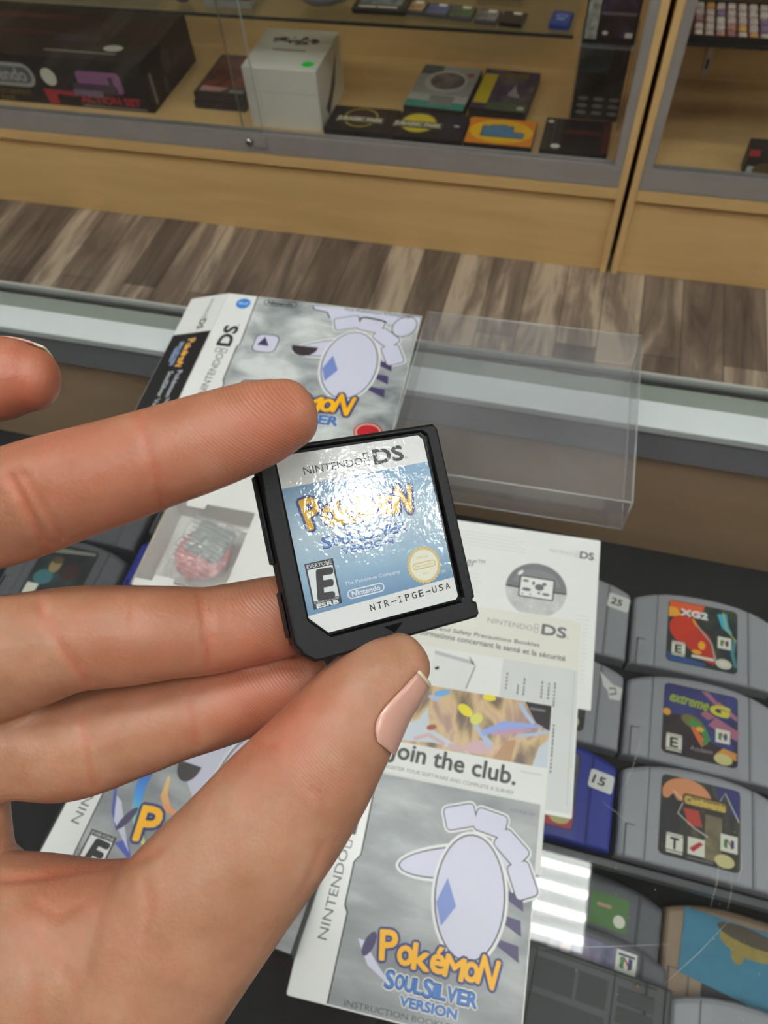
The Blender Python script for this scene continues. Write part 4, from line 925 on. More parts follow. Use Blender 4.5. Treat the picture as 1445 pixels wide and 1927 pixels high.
# the flattened outer box
BOXW, BOXH = 172, 155
t = thing('game_box', 'silver cardboard game box with a black and white side flap, lying flat on the counter', 'box', (-274.7, 293.6, .3), 3)
CARD = mat('box_card', 'd3d3ce', .45)
m = MB()
prof = [(-38, 0), (0, 10.8), (172, 10.8), (172, 9.6), (134, 0)]
n = len(prof)
vs = [(x, 0, z) for x, z in prof] + [(x, BOXH + (3 if x <= 0 else 3 - 5 * x / 172), z) for x, z in prof]
vs = [(x, y, z) for x, y, z in vs]
m.add(vs, [[i, (i + 1) % n, n + (i + 1) % n, n + i][::-1] for i in range(n)] + [list(range(n)), list(range(n, 2 * n))[::-1]], CARD)
m.build('carton', t)
def f(A):
    A.poly([(.4, .5), (171.5, .5), (171.5, BOXH - 2.4), (.4, BOXH + 2.6)], SILVER2, 0)
    A.poly([(.4, .5), (29, .5), (30, 54), (28, 58), (27.2, 96), (29, 99), (26.5, BOXH + 2), (.4, BOXH + 2.6)], GLOSSWHITE, 1)
    A.band([(29.4, .5), (30.4, 54), (28.4, 58), (27.6, 96), (29.4, 99), (27, BOXH + 2)], .9, INK, 2)
    ds_logo(A, 20.2, 41, 80, 11.5, INK, mat('soft_black', '4a4a4b', .5), 3, rot=88.5)
    A.poly(ell(17, 146.5, 6.3, 6.3), mat('badge_blue', '2f7fd0', .4), 3); A.text('Wi-Fi', 12.4, 144.6, 9, 4, GLOSSWHITE, 4)
    pill(A, 34.5, 147, 29.5, 7.4, INK, 3); A.text('The Pokémon Company', 105, 149.4, 58, 4, mat('soft_black', '4a4a4b', .5), 6, rot=-2.4)
    A.poly([(78, 152), (171, 150.2), (171, 140), (96, 138), (92, 146), (80, 148)], LAV, 2); A.band([(78, 152), (80, 148), (92, 146), (96, 139)], 1.2, DARKP, 3)
    A.poly(ell(160, 138, 9, 12, 24, -20), LAV, 4); A.ring(ell(160, 138, 9.8, 12.8, 24, -20), ell(160, 138, 9, 12, 24, -20), DARKP, 4)
    standin_cover(A, 122, 92, 1.28, 1)
    A.poly(ell(84, 104, 11, 11, 24, 0, 180, 360), DARKP, 5); A.poly(rrect(41, 93, 60, 112, 5), LAV, 3); A.ring(rrect(40.2, 92.2, 60.8, 112.8, 5.6), rrect(41, 93, 60, 112, 5), DARKP, 3); A.poly([(44, 100), (48, 110), (54, 100)], VIOLET, 4)
    game_logo(A, 49, 134, 38, 17, 11); version_logo(A, 55, 130, 26, 9, 11)
    A.poly(ell(154, 24, 11, 9), RED, 4); A.ring(ell(154, 24, 9.6, 7.8), ell(154, 24, 8.8, 7), OFFW, 5)
m = MB(); f(Art(m, 10.9, .05)); m.build('front_print', t)
th = math.atan2(10.8, 38)
SM = Matrix(((math.cos(th), 0, -math.sin(th), -38), (0, 1, 0, 0), (math.sin(th), 0, math.cos(th), 0.05), (0, 0, 0, 1)))
SL = math.hypot(38, 10.8)
def f(A):
    A.rect(.4, .5, SL - .4, BOXH + 2.6, GLOSSWHITE, 0); A.rect(.4, .5, SL - .4, 111, INK, 1)
    ds_logo(A, SL - 17, 154, 40, 6, mat('soft_black', '4a4a4b', .5), GREYINK, 2, rot=-90)
    M0 = A.M
    A.M = M0 @ Matrix.Translation((SL - 22, 103, 0)) @ Matrix.Rotation(math.radians(-90), 4, 'Z')
    game_logo(A, 0, 31, 2, 6, 2); version_logo(A, 2, 30, -4.5, 3.2, 2)
    A.M = M0
    A.text('Pokémon™', SL - 15, 66, 36, 5, mat('pale_lettering', 'b9bcc4', .5), 2, rot=-90, bold=.15); A.text('SoulSilver Version', SL - 24, 66, 52, 5, mat('pale_lettering', 'b9bcc4', .5), 2, rot=-90, bold=.15)
m = MB(); f(Art(m, 0, .05, SM)); m.build('side_flap_print', t, label='black and white side flap')

# clear plastic box protector
t = thing('box_protector', 'empty clear plastic box protector standing beyond the leaflets', 'plastic box', (-97.6, 283.5, .3), 1.6)
FILM = clear('protector_film', (.985, .985, .988), .045, (.7, .7, .72), .05, 1.42, .7)
w, d, h = 164.5, 154, 32.5
m = MB()
m.box(0, w, 0, d, h - .35, h, FILM); m.box(0, w, 0, .35, .35, h - .4, FILM); m.box(0, .35, .4, d - .4, .35, h - .4, FILM); m.box(w - .35, w, .4, d - .4, .35, h - .4, FILM); m.box(0, w, d - .35, d, .35, h - .4, FILM)
m.build('film_walls', t)
m = MB(); m.box(0, w, 0, d, 0, .3, FILM); m.build('base_film', t)
CREASE = clear('creased_film', (.95, .95, .95), .30, (.85, .86, .87), .1, 1.45)
m = MB()
for p, q in (((0, 0, h), (w, 0, h)), ((w, 0, h), (w, d, h)), ((0, d, h), (w, d, h)), ((0, 0, h), (0, d, h)), ((w, 0, 0), (w, 0, h)), ((0, 0, 0), (w, 0, 0)), ((w, 0, 0), (w, d, 0)), ((w, d, 0), (w, d, h)), ((0, d, 0), (0, d, h)), ((0, d, 0), (w, d, 0))): m.tube([p, q], .5, CREASE, 6)
m.build('folded_edge', t)
m = MB(); fl = [(6, .6, 3), (w - 30, .6, 3)]
m.prism(rrect(4, 0, w - 4, 26, 10), 0, .3, FILM, M=Matrix.Translation((0, .5, 31)) @ Matrix.Rotation(math.radians(-78), 4, 'X')); m.build('tuck_flap', t)
m = MB(); m.prism(rrect(3, 0, w - 3, 24, 8), 0, .3, FILM, M=Matrix.Translation((0, d - .8, 31)) @ Matrix.Rotation(math.radians(-100), 4, 'X')); m.build('tuck_flap', t)

# white card tray with the bagged device in its window
t = thing('card_tray', 'white cardboard insert tray with a window cut in its left side', 'tray', (-236, 164, .3), 1)
TC = mat('white_tray_card', 'd9d9d5', .6, vscale=20, var=.03)
m = MB(); H_ = 22
x1, y1 = 170, 118; wx0, wx1, wy0, wy1 = 1.2, 62, 5, 68
for q in ((0, 1.2, 0, y1), (x1 - 1.2, x1, 0, y1)): m.box(*q, 0, H_, TC)
for q in ((1.2, x1 - 1.2, 0, 1.2), (1.2, x1 - 1.2, y1 - 1.2, y1)): m.box(*q, 0, H_ - .8, TC)
m.box(1.2, x1 - 1.2, 1.2, y1 - 1.2, 0, .6, TC)
m.box(wx1, x1 - 1.2, 1.2, y1 - 1.2, H_ - .8, H_, TC)
m.prism([(1.2, 1.2), (wx1, 1.2), (wx1, wy0), (28, wy0), (27, wy0 + 4), (14, wy0 + 4), (13, wy0), (1.2, wy0)], H_ - .8, H_, TC)
m.prism([(1.2, wy1), (12, wy1), (13, wy1 - 4), (26, wy1 - 4), (27, wy1), (wx1, wy1), (wx1, y1 - 1.2), (1.2, y1 - 1.2)], H_ - .8, H_, TC)
m.box(wx1, wx1 + .8, wy0, wy1, .7, H_ - .9, TC); m.box(1.2, wx1, wy1, wy1 + .8, .7, H_ - .9, TC)
m.build('tray_body', t)
m = MB(); m.box(.05, 1.15, 0, y1, H_ + .02, H_ + .25, mat('raw_card_edge', 'a59a88', .8)); m.build('cut_edge', t)
t2 = thing('bagged_device', 'red and grey device in a clear ridged bag in the white tray window', 'device', (-204, 201, 1.2), -12)
m = MB(); m.ball((0, 0, 8.5), 20, mat('device_red', 'cf5a62', .4), (.95, 1, .46), 28, 14); m.build('device_shell', t2)
m = MB(); m.prism(rrect(-10, -6, 17, 20, 3), 15, 19.2, mat('device_grey', '8f9391', .4), 1.5); m.build('device_face', t2)
BAG = clear('ridged_bag', (.97, .97, .97), .30, (.9, .91, .91), .12, 1.5)
m = MB(); nx, ny = 40, 46; vs = []; fs = []
for j in range(ny + 1):
    for i in range(nx + 1):
        x = -29 + 62 * i / nx; y = -31 + 66 * j / ny; x, y = x * .76, y * .78
        e = max(0, 1 - (abs(x - 2) / 26) ** 4) * max(0, 1 - (abs(y - 2) / 28) ** 4)
        z = 3 + 19 * e + .35 * math.sin(y * 2.6) * e + .9 * math.sin(x * .35 + y * .12) + .6 * math.sin(x * .8 - y * .3)
        vs.append((x + .8 * math.sin(y * .4), y + .8 * math.sin(x * .3), z))
for j in range(ny):
    for i in range(nx): fs.append([j * (nx + 1) + i, j * (nx + 1) + i + 1, (j + 1) * (nx + 1) + i + 1, (j + 1) * (nx + 1) + i])
m.add(vs, fs, BAG, smooth=True)
rb = mat('bag_print', 'a9adac', .5)
for j in range(13): 
    y = -20 + j * 3.3; m.tube([(-12 + 2 * math.sin(j), y, 22.6), (6, y + .6, 23.4), (19, y, 22.4)], .28, rb, 5)
m.build('bag', t2)

# ------------------------------------------------------------------ the little cartridge held in the hand
CM = Matrix(((0.7655721, -0.38630206, 0.51446095), (0.57745104, 0.76515332, -0.28476428), (-0.28363648, 0.5150836, 0.80885056)))
ds = thing('game_cartridge', 'small black game cartridge with a pale blue label, held up in the fingers', 'game cartridge', (-23.566, 59.012, 326.302), rot=CM.to_euler())
SHELLB = mat('matte_black_shell', '131316', .45, spec=.3, bump=.12, bscale=2500)
GLOSSB = mat('gloss_black_recess', '0c0c0e', .12)
D = 3.6
m = MB()
def outline():
    p = [(-16.6, 15.6), (-16.6, -8.0), (-16.6, -14.2), (-15.9, -15.3), (-15.7, -16.0), (-13.9, -17.5), (-12.6, -17.6), (16.3, -17.5), (16.9, -16.9), (16.9, -14.9), (16.3, -14.6), (16.3, -14.2), (16.75, -13.9), (16.6, 16.4), (15.9, 17.4), (-15.6, 17.4), (-16.6, 16.6)]
    return p
OUT = outline()
# outer rim as a frame round the recess (recess corners follow the label: top corners square, bottom left cut)
REC = [(-13.6, 16.1), (-13.6, -10.8), (-10.5, -14.1), (13.9, -14.1), (14.4, -13.5), (14.2, 15.6), (13.4, 16.4), (-13.0, 16.6)]
from mathutils.geometry import tessellate_polygon
def frame_faces(mb, outer, inner, z, m_):
    tri = tessellate_polygon([[Vector((x, y, 0)) for x, y in outer], [Vector((x, y, 0)) for x, y in inner]])
    P = list(outer) + list(inner); out = []
    for a, b, c in tri:
        cr = (P[b][0] - P[a][0]) * (P[c][1] - P[a][1]) - (P[b][1] - P[a][1]) * (P[c][0] - P[a][0])
        out.append((a, b, c) if cr > 0 else (a, c, b))
    mb.add([(x, y, z) for x, y in P], out, m_)
OI = inset(OUT, .45)
n = len(OUT)
m.add([(x, y, -D) for x, y in OUT] + [(x, y, -.45) for x, y in OUT] + [(x * .6 + X * .4, y * .6 + Y * .4, -.12) for (x, y), (X, Y) in zip(OUT, OI)] + [(x, y, 0) for x, y in OI],
      [[k * n + i, k * n + (i + 1) % n, (k + 1) * n + (i + 1) % n, (k + 1) * n + i] for k in range(3) for i in range(n)] + [list(range(n))[::-1]], SHELLB)
RO = inset(REC, -.25)
frame_faces(m, OI, RO, 0, SHELLB)
q = len(REC)
m.add([(x, y, 0) for x, y in RO] + [(x, y, -.16) for x, y in REC] + [(x, y, -.75) for x, y in inset(REC, .12)],
      [[k * q + i, k * q + (i + 1) % q, (k + 1) * q + (i + 1) % q, (k + 1) * q + i][::1] for k in range(2) for i in range(q)], GLOSSB)
m.add([(x, y, -.75) for x, y in inset(REC, .12)], [list(range(q))], GLOSSB)
m.build('shell', ds)
m = MB(); m.prism([(-17.15, 13.4), (-17.15, -.9), (-16.7, -1.1), (-16.7, 13.6)], -D, -1.5, SHELLB, .2); m.prism([(-17.0, -5.8), (-17.0, -13.0), (-16.65, -13.0), (-16.65, -5.6)], -D, -1.7, SHELLB, .2); m.build('side_rib', ds)
m = MB(); m.add([(-1.35, -14.9, .02), (.38, -16.3, .02), (2.25, -14.9, .02)], [[0, 1, 2]], mat('pressed_black', '060607', .7, spec=.1)); m.build('arrow_mark', ds)
foil = dict(rough=.22, coat=.75, bump=.35, bscale=950)
LW_ = mat('label_white', 'e3e4e5', .3, coat=1, bump=.085, bscale=800, var=.03)
LB_ = grad('label_blue', [(0, '5680ab'), (.3, '8fb0cb'), (.62, 'aec4d4'), (1, '7ba0c3')], 1, -10.4, 10.8, .3, 1.0, .085, 800, .06)
m = MB(); A = Art(m, -.70, .012)
LAB = [(-13.35, 15.5), (-13.35, -10.6), (-10.6, -13.6)] + [(13.2, -13.6), (13.75, -13.1), (13.5, 15.0), (12.7, 15.85), (-12.9, 15.95)]
A.poly(LAB, LW_, 0)
A.poly([(-13.35, 10.6), (-13.35, -10.2), (-13.2, -10.25), (13.65, -9.75), (13.55, 11.0)], LB_, 1)
fi = lambda nm, c: mat('label_' + nm, c, .3, coat=1, bump=.085, bscale=800, var=.02)
fk = fi('black', '151417'); fk.node_tree.nodes['Principled BSDF'].inputs['Coat Weight'].default_value = .35; fw = fi('ink_white', 'dfe5ea'); fy = fi('yellow', 'e0ac22'); fn_ = fi('navy', '2c3a78'); fb = fi('mid_blue', '4a83cc'); fgr = fi('grey', '5a5e66')
for m_ in MATS.values():
    if m_.name.startswith('label_'):
        b_ = m_.node_tree.nodes['Principled BSDF']; b_.inputs['Coat IOR'].default_value = 2.1; b_.inputs['Coat Roughness'].default_value = .05
ds_logo(A, -9.15, 11.95, 18.9, 2.45, fk, fk, 3, rot=0.4)
_y, _n, _b, _g = YELLOW, NAVY, BLUE, GLOSSWHITE
YELLOW, NAVY, BLUE, GLOSSWHITE = fy, fn_, fb, fw
game_logo(A, -10.2, 8.2, 3.1, 4.2, 3, fn_); version_logo(A, -8.7, 7.0, -.1, 1.75, 5, fw)
rating_box(A, -12.25, -9.5, 4.95, 7.5, 3, fk)
YELLOW, NAVY, BLUE, GLOSSWHITE = _y, _n, _b, _g
A.text('TM', 7.9, 2.7, .6, .35, fgr, 3)
A.text('The Pokémon Company', -6.2, -7.05, 10.1, .75, fw, 3)
pill(A, -6.15, -9.25, 6.7, 1.55, fw, 3, t=.13)
seal(A, 8.6, -6.5, 3.3, 3)
A.text('TM', 11.6, -8.6, .8, .45, fw, 3)
mono(A, 'NTR-IPGE-USA', -2.7, -11.95, 15.3, 1.1, fk, 3, rot=1.8, bold=.03)
m.build('label', ds, label='pale blue and white glossy foil label')

# ------------------------------------------------------------------ the hand
def cpos(px, py, d):               # camera-space millimetres of a point seen at px, py, d in front of the lens
    return np.array([(px - CX) / F_PX * d, (py - CY) / F_PX * d, d])
def spline(P, per=10):
    P = [np.array(p, float) for p in P]; out = []
    for i in range(len(P) - 1):
        p0, p1, p2, p3 = P[max(i - 1, 0)], P[i], P[i + 1], P[min(i + 2, len(P) - 1)]
        for k in range(per):
            t = k / per
            out.append(.5 * (2 * p1 + (p2 - p0) * t + (2 * p0 - 5 * p1 + 4 * p2 - p3) * t * t + (3 * p1 - p0 - 3 * p2 + p3) * t ** 3))
    out.append(P[-1]); return out
class Limb:
    """a tapering limb along joints (px, py, depth, half width in px, thickness ratio)"""
    def __init__(s, J, cap=1.0, capstart=1.0, per=9):
        J = [tuple(j) + ((.86,) if len(j) == 4 else ()) for j in J]
        X = [np.r_[cpos(j[0], j[1], j[2]), j[3] * j[2] / F_PX, j[4]] for j in J]
        Q = spline(X, per); C = np.array([q[:3] for q in Q]); r = np.array([q[3] for q in Q]); k = np.array([q[4] for q in Q])
        T = np.gradient(C, axis=0); T /= np.linalg.norm(T, axis=1)[:, None]
        def capped(c, t, rr, kk, cp, sgn):
            cs = []
            for a in (20, 38, 54, 68, 79, 87): cs.append((c + t * sgn * rr * cp * math.sin(math.radians(a)), t, rr * math.cos(math.radians(a)) ** .9, kk))
            return cs
        ring = [(C[i], T[i], r[i], k[i]) for i in range(len(C))]
        s.n0 = 6
        s.R = capped(C[0], T[0], r[0], k[0], capstart, -1)[::-1] + ring + capped(C[-1], T[-1], r[-1], k[-1], cap, 1)
    def frame(s, i):
        c, t, r, k = s.R[i]
        w = np.array([-t[1], t[0], 0.0]); w /= np.linalg.norm(w)
        v = -c / np.linalg.norm(c); v = v - t * (v @ t); v -= w * (v @ w); v /= np.linalg.norm(v)
        return c, w, v, r, k
    def at(s, f, a, lift=0.0, wscale=1.0):
        i = min(int(f), len(s.R) - 2); u = f - i
        A_ = s.frame(i); B = s.frame(i + 1)
        c = A_[0] * (1 - u) + B[0] * u; w = A_[1]; v = A_[2]; r = A_[3] * (1 - u) + B[3] * u; k = A_[4] * (1 - u) + B[4] * u
        return c + w * (r + lift) * math.cos(a) * wscale + v * (r * k + lift) * math.sin(a)
    def mesh(s, n=40):
        vs = []; fs = []
        for i in range(len(s.R)):
            for j in range(n): vs.append(s.at(i, 2 * math.pi * j / n))
        for i in range(len(s.R) - 1):
            for j in range(n):
                q = (j + 1) % n; fs.append([i * n + j, i * n + q, (i + 1) * n + q, (i + 1) * n + j])
        fs += [list(range(n))[::-1], [(len(s.R) - 1) * n + j for j in range(n)]]
        return vs, fs
ring_f = Limb([(-330, 1030, 140, 112), (-130, 985, 124, 112), (0, 957, 114, 111), (80, 931, 110, 109), (150, 908, 108, 104), (230, 884, 107, 100), (290, 864, 106.5, 96), (370, 838, 106.5, 93), (440, 814, 107, 88), (500, 793, 108, 81), (543, 778, 109, 68)], .78)
middle_f = Limb([(-300, 1290, 140, 125), (-150, 1275, 128, 125), (-20, 1243, 121, 118), (60, 1222, 119, 110), (140, 1202, 118.5, 100), (240, 1196, 119, 95), (320, 1190, 120.5, 88), (389, 1187, 122.5, 83), (460, 1174, 125, 81), (530, 1160, 126.6, 78), (580, 1152, 128, 66)], .8)
index_f = Limb([(-230, 1480, 138, 118), (-80, 1420, 131, 108), (30, 1400, 128.5, 103), (130, 1404, 127.5, 101), (250, 1375, 127.5, 88), (330, 1352, 128, 80), (389, 1336, 128.5, 77), (460, 1316, 130, 73), (530, 1298, 131, 68), (580, 1284, 131.5, 56)], .8)
pinky_f = Limb([(-300, 780, 150, 95), (-120, 735, 136, 90), (-30, 716, 131, 83), (20, 712, 130, 77), (62, 714, 130, 61)], .8)
thumb_f = Limb([(-120, 2280, 133, 240), (20, 2120, 127, 235), (150, 1975, 122, 205), (250, 1860, 119, 180), (330, 1763, 117.5, 166), (400, 1678, 116.5, 156), (465, 1602, 116.5, 146), (528, 1525, 117, 138), (585, 1452, 117.5, 125), (632, 1387, 118, 110), (664, 1340, 119, 99), (697, 1298, 119.8, 88), (732, 1266, 120.6, 76), (762, 1243, 121.3, 58)], .72)
limbs = [ring_f, middle_f, index_f, pinky_f, thumb_f,
    Limb([(-350, 1500, 141, 150), (-150, 1720, 129, 190), (-60, 1808, 124, 205), (60, 1822, 122, 204), (170, 1812, 121, 190), (280, 1775, 119, 160), (350, 1740, 118.5, 140)]),
    Limb([(-60, 1805, 126, 200), (-100, 2050, 129, 240), (-150, 2250, 134, 235)]),
    Limb([(-84, 1420, 133, 96), (-80, 1545, 129, 94), (-80, 1690, 127, 112)]),
    Limb([(-300, 780, 150, 95), (-380, 1300, 152, 125), (-280, 1900, 145, 170), (-170, 2250, 136, 220)]),
    Limb([(-330, 1030, 142, 112), (-340, 1500, 147, 140), (-200, 2200, 138, 190)]),
    Limb([(-300, 1290, 141, 125), (-300, 1700, 143, 160), (-180, 2200, 136, 190)]),
    Limb([(-230, 1480, 138, 118), (-200, 1800, 136, 160), (-150, 2200, 134, 190)]),
    Limb([(-120, 2230, 133, 245, .8), (-180, 2600, 140, 255, .85), (-320, 3300, 155, 265, .92), (-500, 4100, 168, 285, .95)])]
vs = []; fs = []
for L_ in limbs:
    a, b = L_.mesh(); o = len(vs); vs += a; fs += [[i + o for i in f] for f in b]
def to_world(P): return (np.asarray(P) @ RW.T + CAM + np.array([0, 0, CZ])) / 1000
HO = to_world([cpos(-60, 1805, 126)])[0]                 # the hand's own origin: the heel of the palm
raw = bpy.data.meshes.new('raw'); raw.from_pydata([tuple(p) for p in to_world(vs) - HO], [], fs); raw.update()
tmp = bpy.data.objects.new('raw', raw); COL.objects.link(tmp)
md = tmp.modifiers.new('r', 'REMESH'); md.mode = 'VOXEL'; md.voxel_size = 0.00065; md.use_smooth_shade = True
sm = tmp.modifiers.new('s', 'SMOOTH'); sm.factor = .5; sm.iterations = 7
dg = bpy.context.evaluated_depsgraph_get(); dg.update()
hm = bpy.data.meshes.new_from_object(tmp.evaluated_get(dg)); hm.name = 'hand'
bpy.data.objects.remove(tmp); bpy.data.meshes.remove(raw)
# creases, and redder finger pads, by position on the finished skin
nv = len(hm.vertices); co = np.empty(nv * 3); hm.vertices.foreach_get('co', co); co = co.reshape(-1, 3)
no = np.empty(nv * 3); hm.vertices.foreach_get('normal', no); no = no.reshape(-1, 3)
cc = ((co + HO) * 1000 - np.array([0, 0, CZ]) - CAM) @ RW
px = np.c_[cc[:, 0] / cc[:, 2] * F_PX + CX, cc[:, 1] / cc[:, 2] * F_PX + CY]
nc = no @ RW
facing = np.clip(-(nc * (cc / np.linalg.norm(cc, axis=1)[:, None])).sum(1), 0, 1)
def segdist(p, a, b):
    a, b = np.array(a, float), np.array(b, float); d = b - a
    t = np.clip(((p - a) @ d) / (d @ d), 0, 1); return np.linalg.norm(p - a - t[:, None] * d, axis=1)
CR = [([(258, 778), (272, 830), (292, 890), (306, 952)], .40, 7), ([(272, 800), (284, 860), (296, 905)], .2, 5), ([(20, 900), (60, 980), (96, 1040)], .45, 10), ([(40, 890), (84, 960), (118, 1020)], .3, 8),
      ([(70, 1130), (92, 1180), (118, 1230), (166, 1286)], .5, 8), ([(98, 1165), (120, 1215), (160, 1262)], .35, 7), ([(378, 1120), (386, 1180), (394, 1250)], .4, 7), ([(394, 1140), (398, 1200)], .2, 5), ([(245, 1120), (252, 1180)], .15, 5),
      ([(146, 1345), (158, 1395), (166, 1445), (178, 1480)], .45, 7), ([(160, 1352), (172, 1400)], .3, 6), ([(352, 1320), (362, 1360), (368, 1405)], .4, 7),
      ([(592, 1486), (604, 1520), (620, 1556)], .3, 7), ([(606, 1590), (590, 1640), (570, 1680)], .22, 8), ([(540, 1590), (560, 1650)], .15, 7), ([(478, 1388), (500, 1400), (530, 1396)], .2, 7),
      ([(0, 1655), (80, 1648), (150, 1634), (250, 1618), (300, 1600)], .4, 10), ([(70, 1700), (110, 1725), (150, 1700)], .25, 10), ([(270, 1660), (282, 1700), (272, 1760)], .25, 10), ([(60, 1750), (140, 1860), (150, 1960)], .2, 12), ([(20, 1720), (60, 1850), (70, 1960)], .2, 12)]
dep = np.zeros(nv)
for pl, amp, w in CR:
    dd = np.min([segdist(px, pl[i], pl[i + 1]) for i in range(len(pl) - 1)], axis=0)
    dep = np.maximum(dep, amp * np.exp(-(dd / w) ** 2))
lim = np.clip((facing - .15) / .4, 0, 1)
co2 = co - no * (dep * lim)[:, None] / 1000
hm.vertices.foreach_set('co', co2.ravel())
def prox(p, r): return np.exp(-(np.linalg.norm(px - np.array(p, float), axis=1) / r) ** 2)
blush = .74 * np.clip(.75 * prox((520, 800), 110) + .9 * prox((30, 720), 130) + .55 * prox((500, 1330), 130) + .45 * prox((480, 1180), 120) + .22 * prox((540, 1400), 150) + .55 * prox((270, 880), 170) + .3 * prox((60, 950), 150) + .35 * prox((120, 1640), 120) + .1 * prox((300, 1900), 240) + .35 * prox((230, 1240), 130) + .5 * (dep / .5), 0, 1)
at = hm.attributes.new('blush', 'FLOAT', 'POINT'); at.data.foreach_set('value', blush)
ridge = np.clip(1.1 * prox((490, 800), 105) + .8 * prox((500, 1150), 70) + .8 * prox((500, 1310), 70) + .35 * prox((610, 1420), 120), 0, 1)
at = hm.attributes.new('ridge', 'FLOAT', 'POINT'); at.data.foreach_set('value', ridge)
hm.polygons.foreach_set('use_smooth', [True] * len(hm.polygons)); hm.update()

def skin_mat():
    m = bpy.data.materials.new('skin'); m.use_nodes = True; nt = m.node_tree; N = nt.nodes; L = nt.links; b = N['Principled BSDF']
    tc = N.new('ShaderNodeTexCoord')
    n1 = N.new('ShaderNodeTexNoise'); n1.inputs['Scale'].default_value = 95; n1.inputs['Detail'].default_value = 5; n1.inputs['Roughness'].default_value = .6
    L.new(tc.outputs['Object'], n1.inputs['Vector'])
    c1 = N.new('ShaderNodeValToRGB'); e = c1.color_ramp.elements; e[0].position = .3; e[1].position = .72
    e[0].color = lin('9c6f54') + (1,); e[1].color = lin('b88b71') + (1,)
    L.new(n1.outputs['Fac'], c1.inputs['Fac'])
    ab = N.new('ShaderNodeAttribute'); ab.attribute_name = 'blush'
    n2 = N.new('ShaderNodeTexNoise'); n2.inputs['Scale'].default_value = 260; n2.inputs['Detail'].default_value = 3; L.new(tc.outputs['Object'], n2.inputs['Vector'])
    ml = N.new('ShaderNodeMath'); ml.operation = 'MULTIPLY_ADD'; ml.inputs[1].default_value = .5; ml.inputs[2].default_value = -.17; L.new(n2.outputs['Fac'], ml.inputs[0])
    ad = N.new('ShaderNodeMath'); ad.operation = 'ADD'; ad.use_clamp = True; L.new(ab.outputs['Fac'], ad.inputs[0]); L.new(ml.outputs[0], ad.inputs[1])
    mx = N.new('ShaderNodeMix'); mx.data_type = 'RGBA'; mx.inputs[7].default_value = lin('b56049') + (1,)
    L.new(ad.outputs[0], mx.inputs[0]); L.new(c1.outputs['Color'], mx.inputs[6]); L.new(mx.outputs[2], b.inputs['Base Color'])
    b.inputs['Roughness'].default_value = .43; b.inputs['Specular IOR Level'].default_value = .45
    b.inputs['Subsurface Weight'].default_value = .22; b.inputs['Subsurface Radius'].default_value = (1.0, .35, .2); b.inputs['Subsurface Scale'].default_value = .0022
    # fingerprint ridges where the attribute allows, fine skin grain elsewhere
    wv = N.new('ShaderNodeTexWave'); wv.wave_type = 'BANDS'; wv.bands_direction = 'DIAGONAL'; wv.inputs['Scale'].default_value = 820; wv.inputs['Distortion'].default_value = 5; wv.inputs['Detail'].default_value = 1; wv.inputs['Detail Scale'].default_value = .12
    L.new(tc.outputs['Object'], wv.inputs['Vector'])
    ar = N.new('ShaderNodeAttribute'); ar.attribute_name = 'ridge'
    mw = N.new('ShaderNodeMath'); mw.operation = 'MULTIPLY'; L.new(wv.outputs['Fac'], mw.inputs[0]); L.new(ar.outputs['Fac'], mw.inputs[1])
    vo = N.new('ShaderNodeTexVoronoi'); vo.inputs['Scale'].default_value = 1500; L.new(tc.outputs['Object'], vo.inputs['Vector'])
    n4 = N.new('ShaderNodeTexNoise'); n4.inputs['Scale'].default_value = 420; n4.inputs['Detail'].default_value = 6; L.new(tc.outputs['Object'], n4.inputs['Vector'])
    s1 = N.new('ShaderNodeMath'); s1.operation = 'MULTIPLY_ADD'; s1.inputs[1].default_value = .35; L.new(vo.outputs['Distance'], s1.inputs[0]); L.new(n4.outputs['Fac'], s1.inputs[2])
    s2 = N.new('ShaderNodeMath'); s2.operation = 'MULTIPLY_ADD'; s2.inputs[1].default_value = .42; L.new(mw.outputs[0], s2.inputs[0]); L.new(s1.outputs[0], s2.inputs[2])
    bp = N.new('ShaderNodeBump'); bp.inputs['Strength'].default_value = .45; bp.inputs['Distance'].default_value = .00022
    L.new(s2.outputs[0], bp.inputs['Height']); L.new(bp.outputs['Normal'], b.inputs['Normal'])
    return m
hm.materials.clear(); hm.materials.append(skin_mat())
hand = bpy.data.objects.new('hand', hm); COL.objects.link(hand); hand.location = tuple(HO)
tag(hand, 'right hand, palm to the viewer, pinching the small black cartridge', 'hand')
NAIL = mat('fingernail', 'd3a191', .28, spec=.6, coat=.3, var=.04, vscale=200)
NAILEDGE = mat('nail_free_edge', 'e0cfb4', .35)
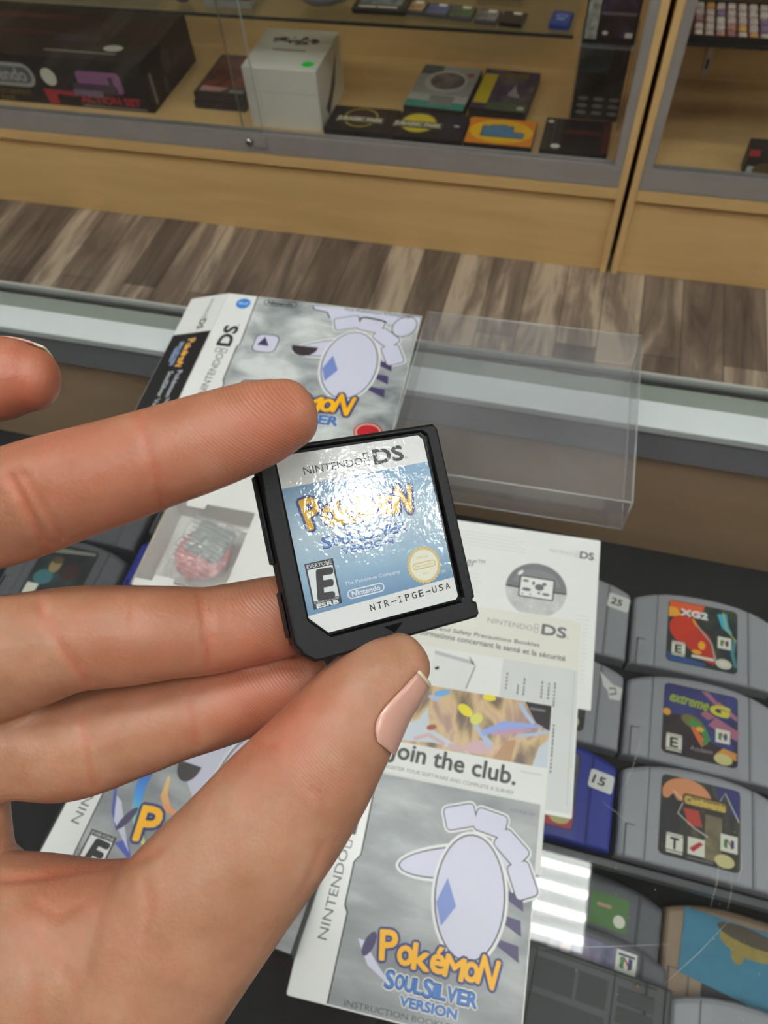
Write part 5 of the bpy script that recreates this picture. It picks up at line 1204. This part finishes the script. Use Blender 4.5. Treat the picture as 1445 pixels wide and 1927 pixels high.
def nail(limb, f0, f1, a0, a1, over=0.0, name='fingernail', lift=.34, edge=.86):
    """a curved plate on the limb between stations f0..f1 and angles a0..a1 (degrees), its free edge running past the tip"""
    nu, nw = 18, 16; P = []; Q = []
    for i in range(nu + 1):
        u = i / nu
        for j in range(nw + 1):
            w = j / nw
            taper = 1 - .22 * max(0, 1 - u / .3) ** 2
            a = math.radians((a0 + a1) / 2 + (w - .5) * (a1 - a0) * taper)
            f = f0 + (f1 - f0) * u - .9 * (1 - u) * 0 + (1 - (2 * w - 1) ** 2) * ((-.6) * (1 - u) + 1.0 * u)
            f = min(f, len(limb.R) - 7.01)
            p = limb.at(max(f, 0), a, lift - .12 + .12 * math.sin(math.pi * w))
            t = limb.R[min(int(f) + 1, len(limb.R) - 1)][1]
            p = p + t * over * max(0, u - .55) / .45 * (.6 + .4 * math.sin(math.pi * w))
            P.append(p)
    W_ = to_world(P) - HO
    V = [tuple(x * 1000) for x in W_]; m = MB(); k = nw + 1
    cut = int(nu * edge)
    for i in range(nu):
        pass
    fa = [[i * k + j, i * k + j + 1, (i + 1) * k + j + 1, (i + 1) * k + j] for i in range(cut) for j in range(nw)]
    fb_ = [[i * k + j, i * k + j + 1, (i + 1) * k + j + 1, (i + 1) * k + j] for i in range(cut, nu) for j in range(nw)]
    m.add(V, fa, NAIL, smooth=True); m.add(V, fb_, NAILEDGE, smooth=True)
    o = m.build(name, hand); so = o.modifiers.new('thickness', 'SOLIDIFY'); so.thickness = .00035; so.offset = -1
    return o
def fidx(limb, pxy):            # station of the limb nearest an image point
    best = min(range(len(limb.R)), key=lambda i: np.hypot(limb.R[i][0][0] / limb.R[i][0][2] * F_PX + CX - pxy[0], limb.R[i][0][1] / limb.R[i][0][2] * F_PX + CY - pxy[1])); return best
nail(thumb_f, fidx(thumb_f, (655, 1352)), fidx(thumb_f, (760, 1243)), -46, 72, 1.0, edge=.97)
nail(pinky_f, fidx(pinky_f, (-60, 722)), fidx(pinky_f, (60, 714)), 192, 312, 2.0)
nail(ring_f, fidx(ring_f, (420, 820)), fidx(ring_f, (540, 778)), 205, 320, .8)
nail(middle_f, fidx(middle_f, (470, 1172)), fidx(middle_f, (578, 1152)), 215, 325, .4)
nail(index_f, fidx(index_f, (470, 1314)), fidx(index_f, (578, 1284)), 215, 325, .4)
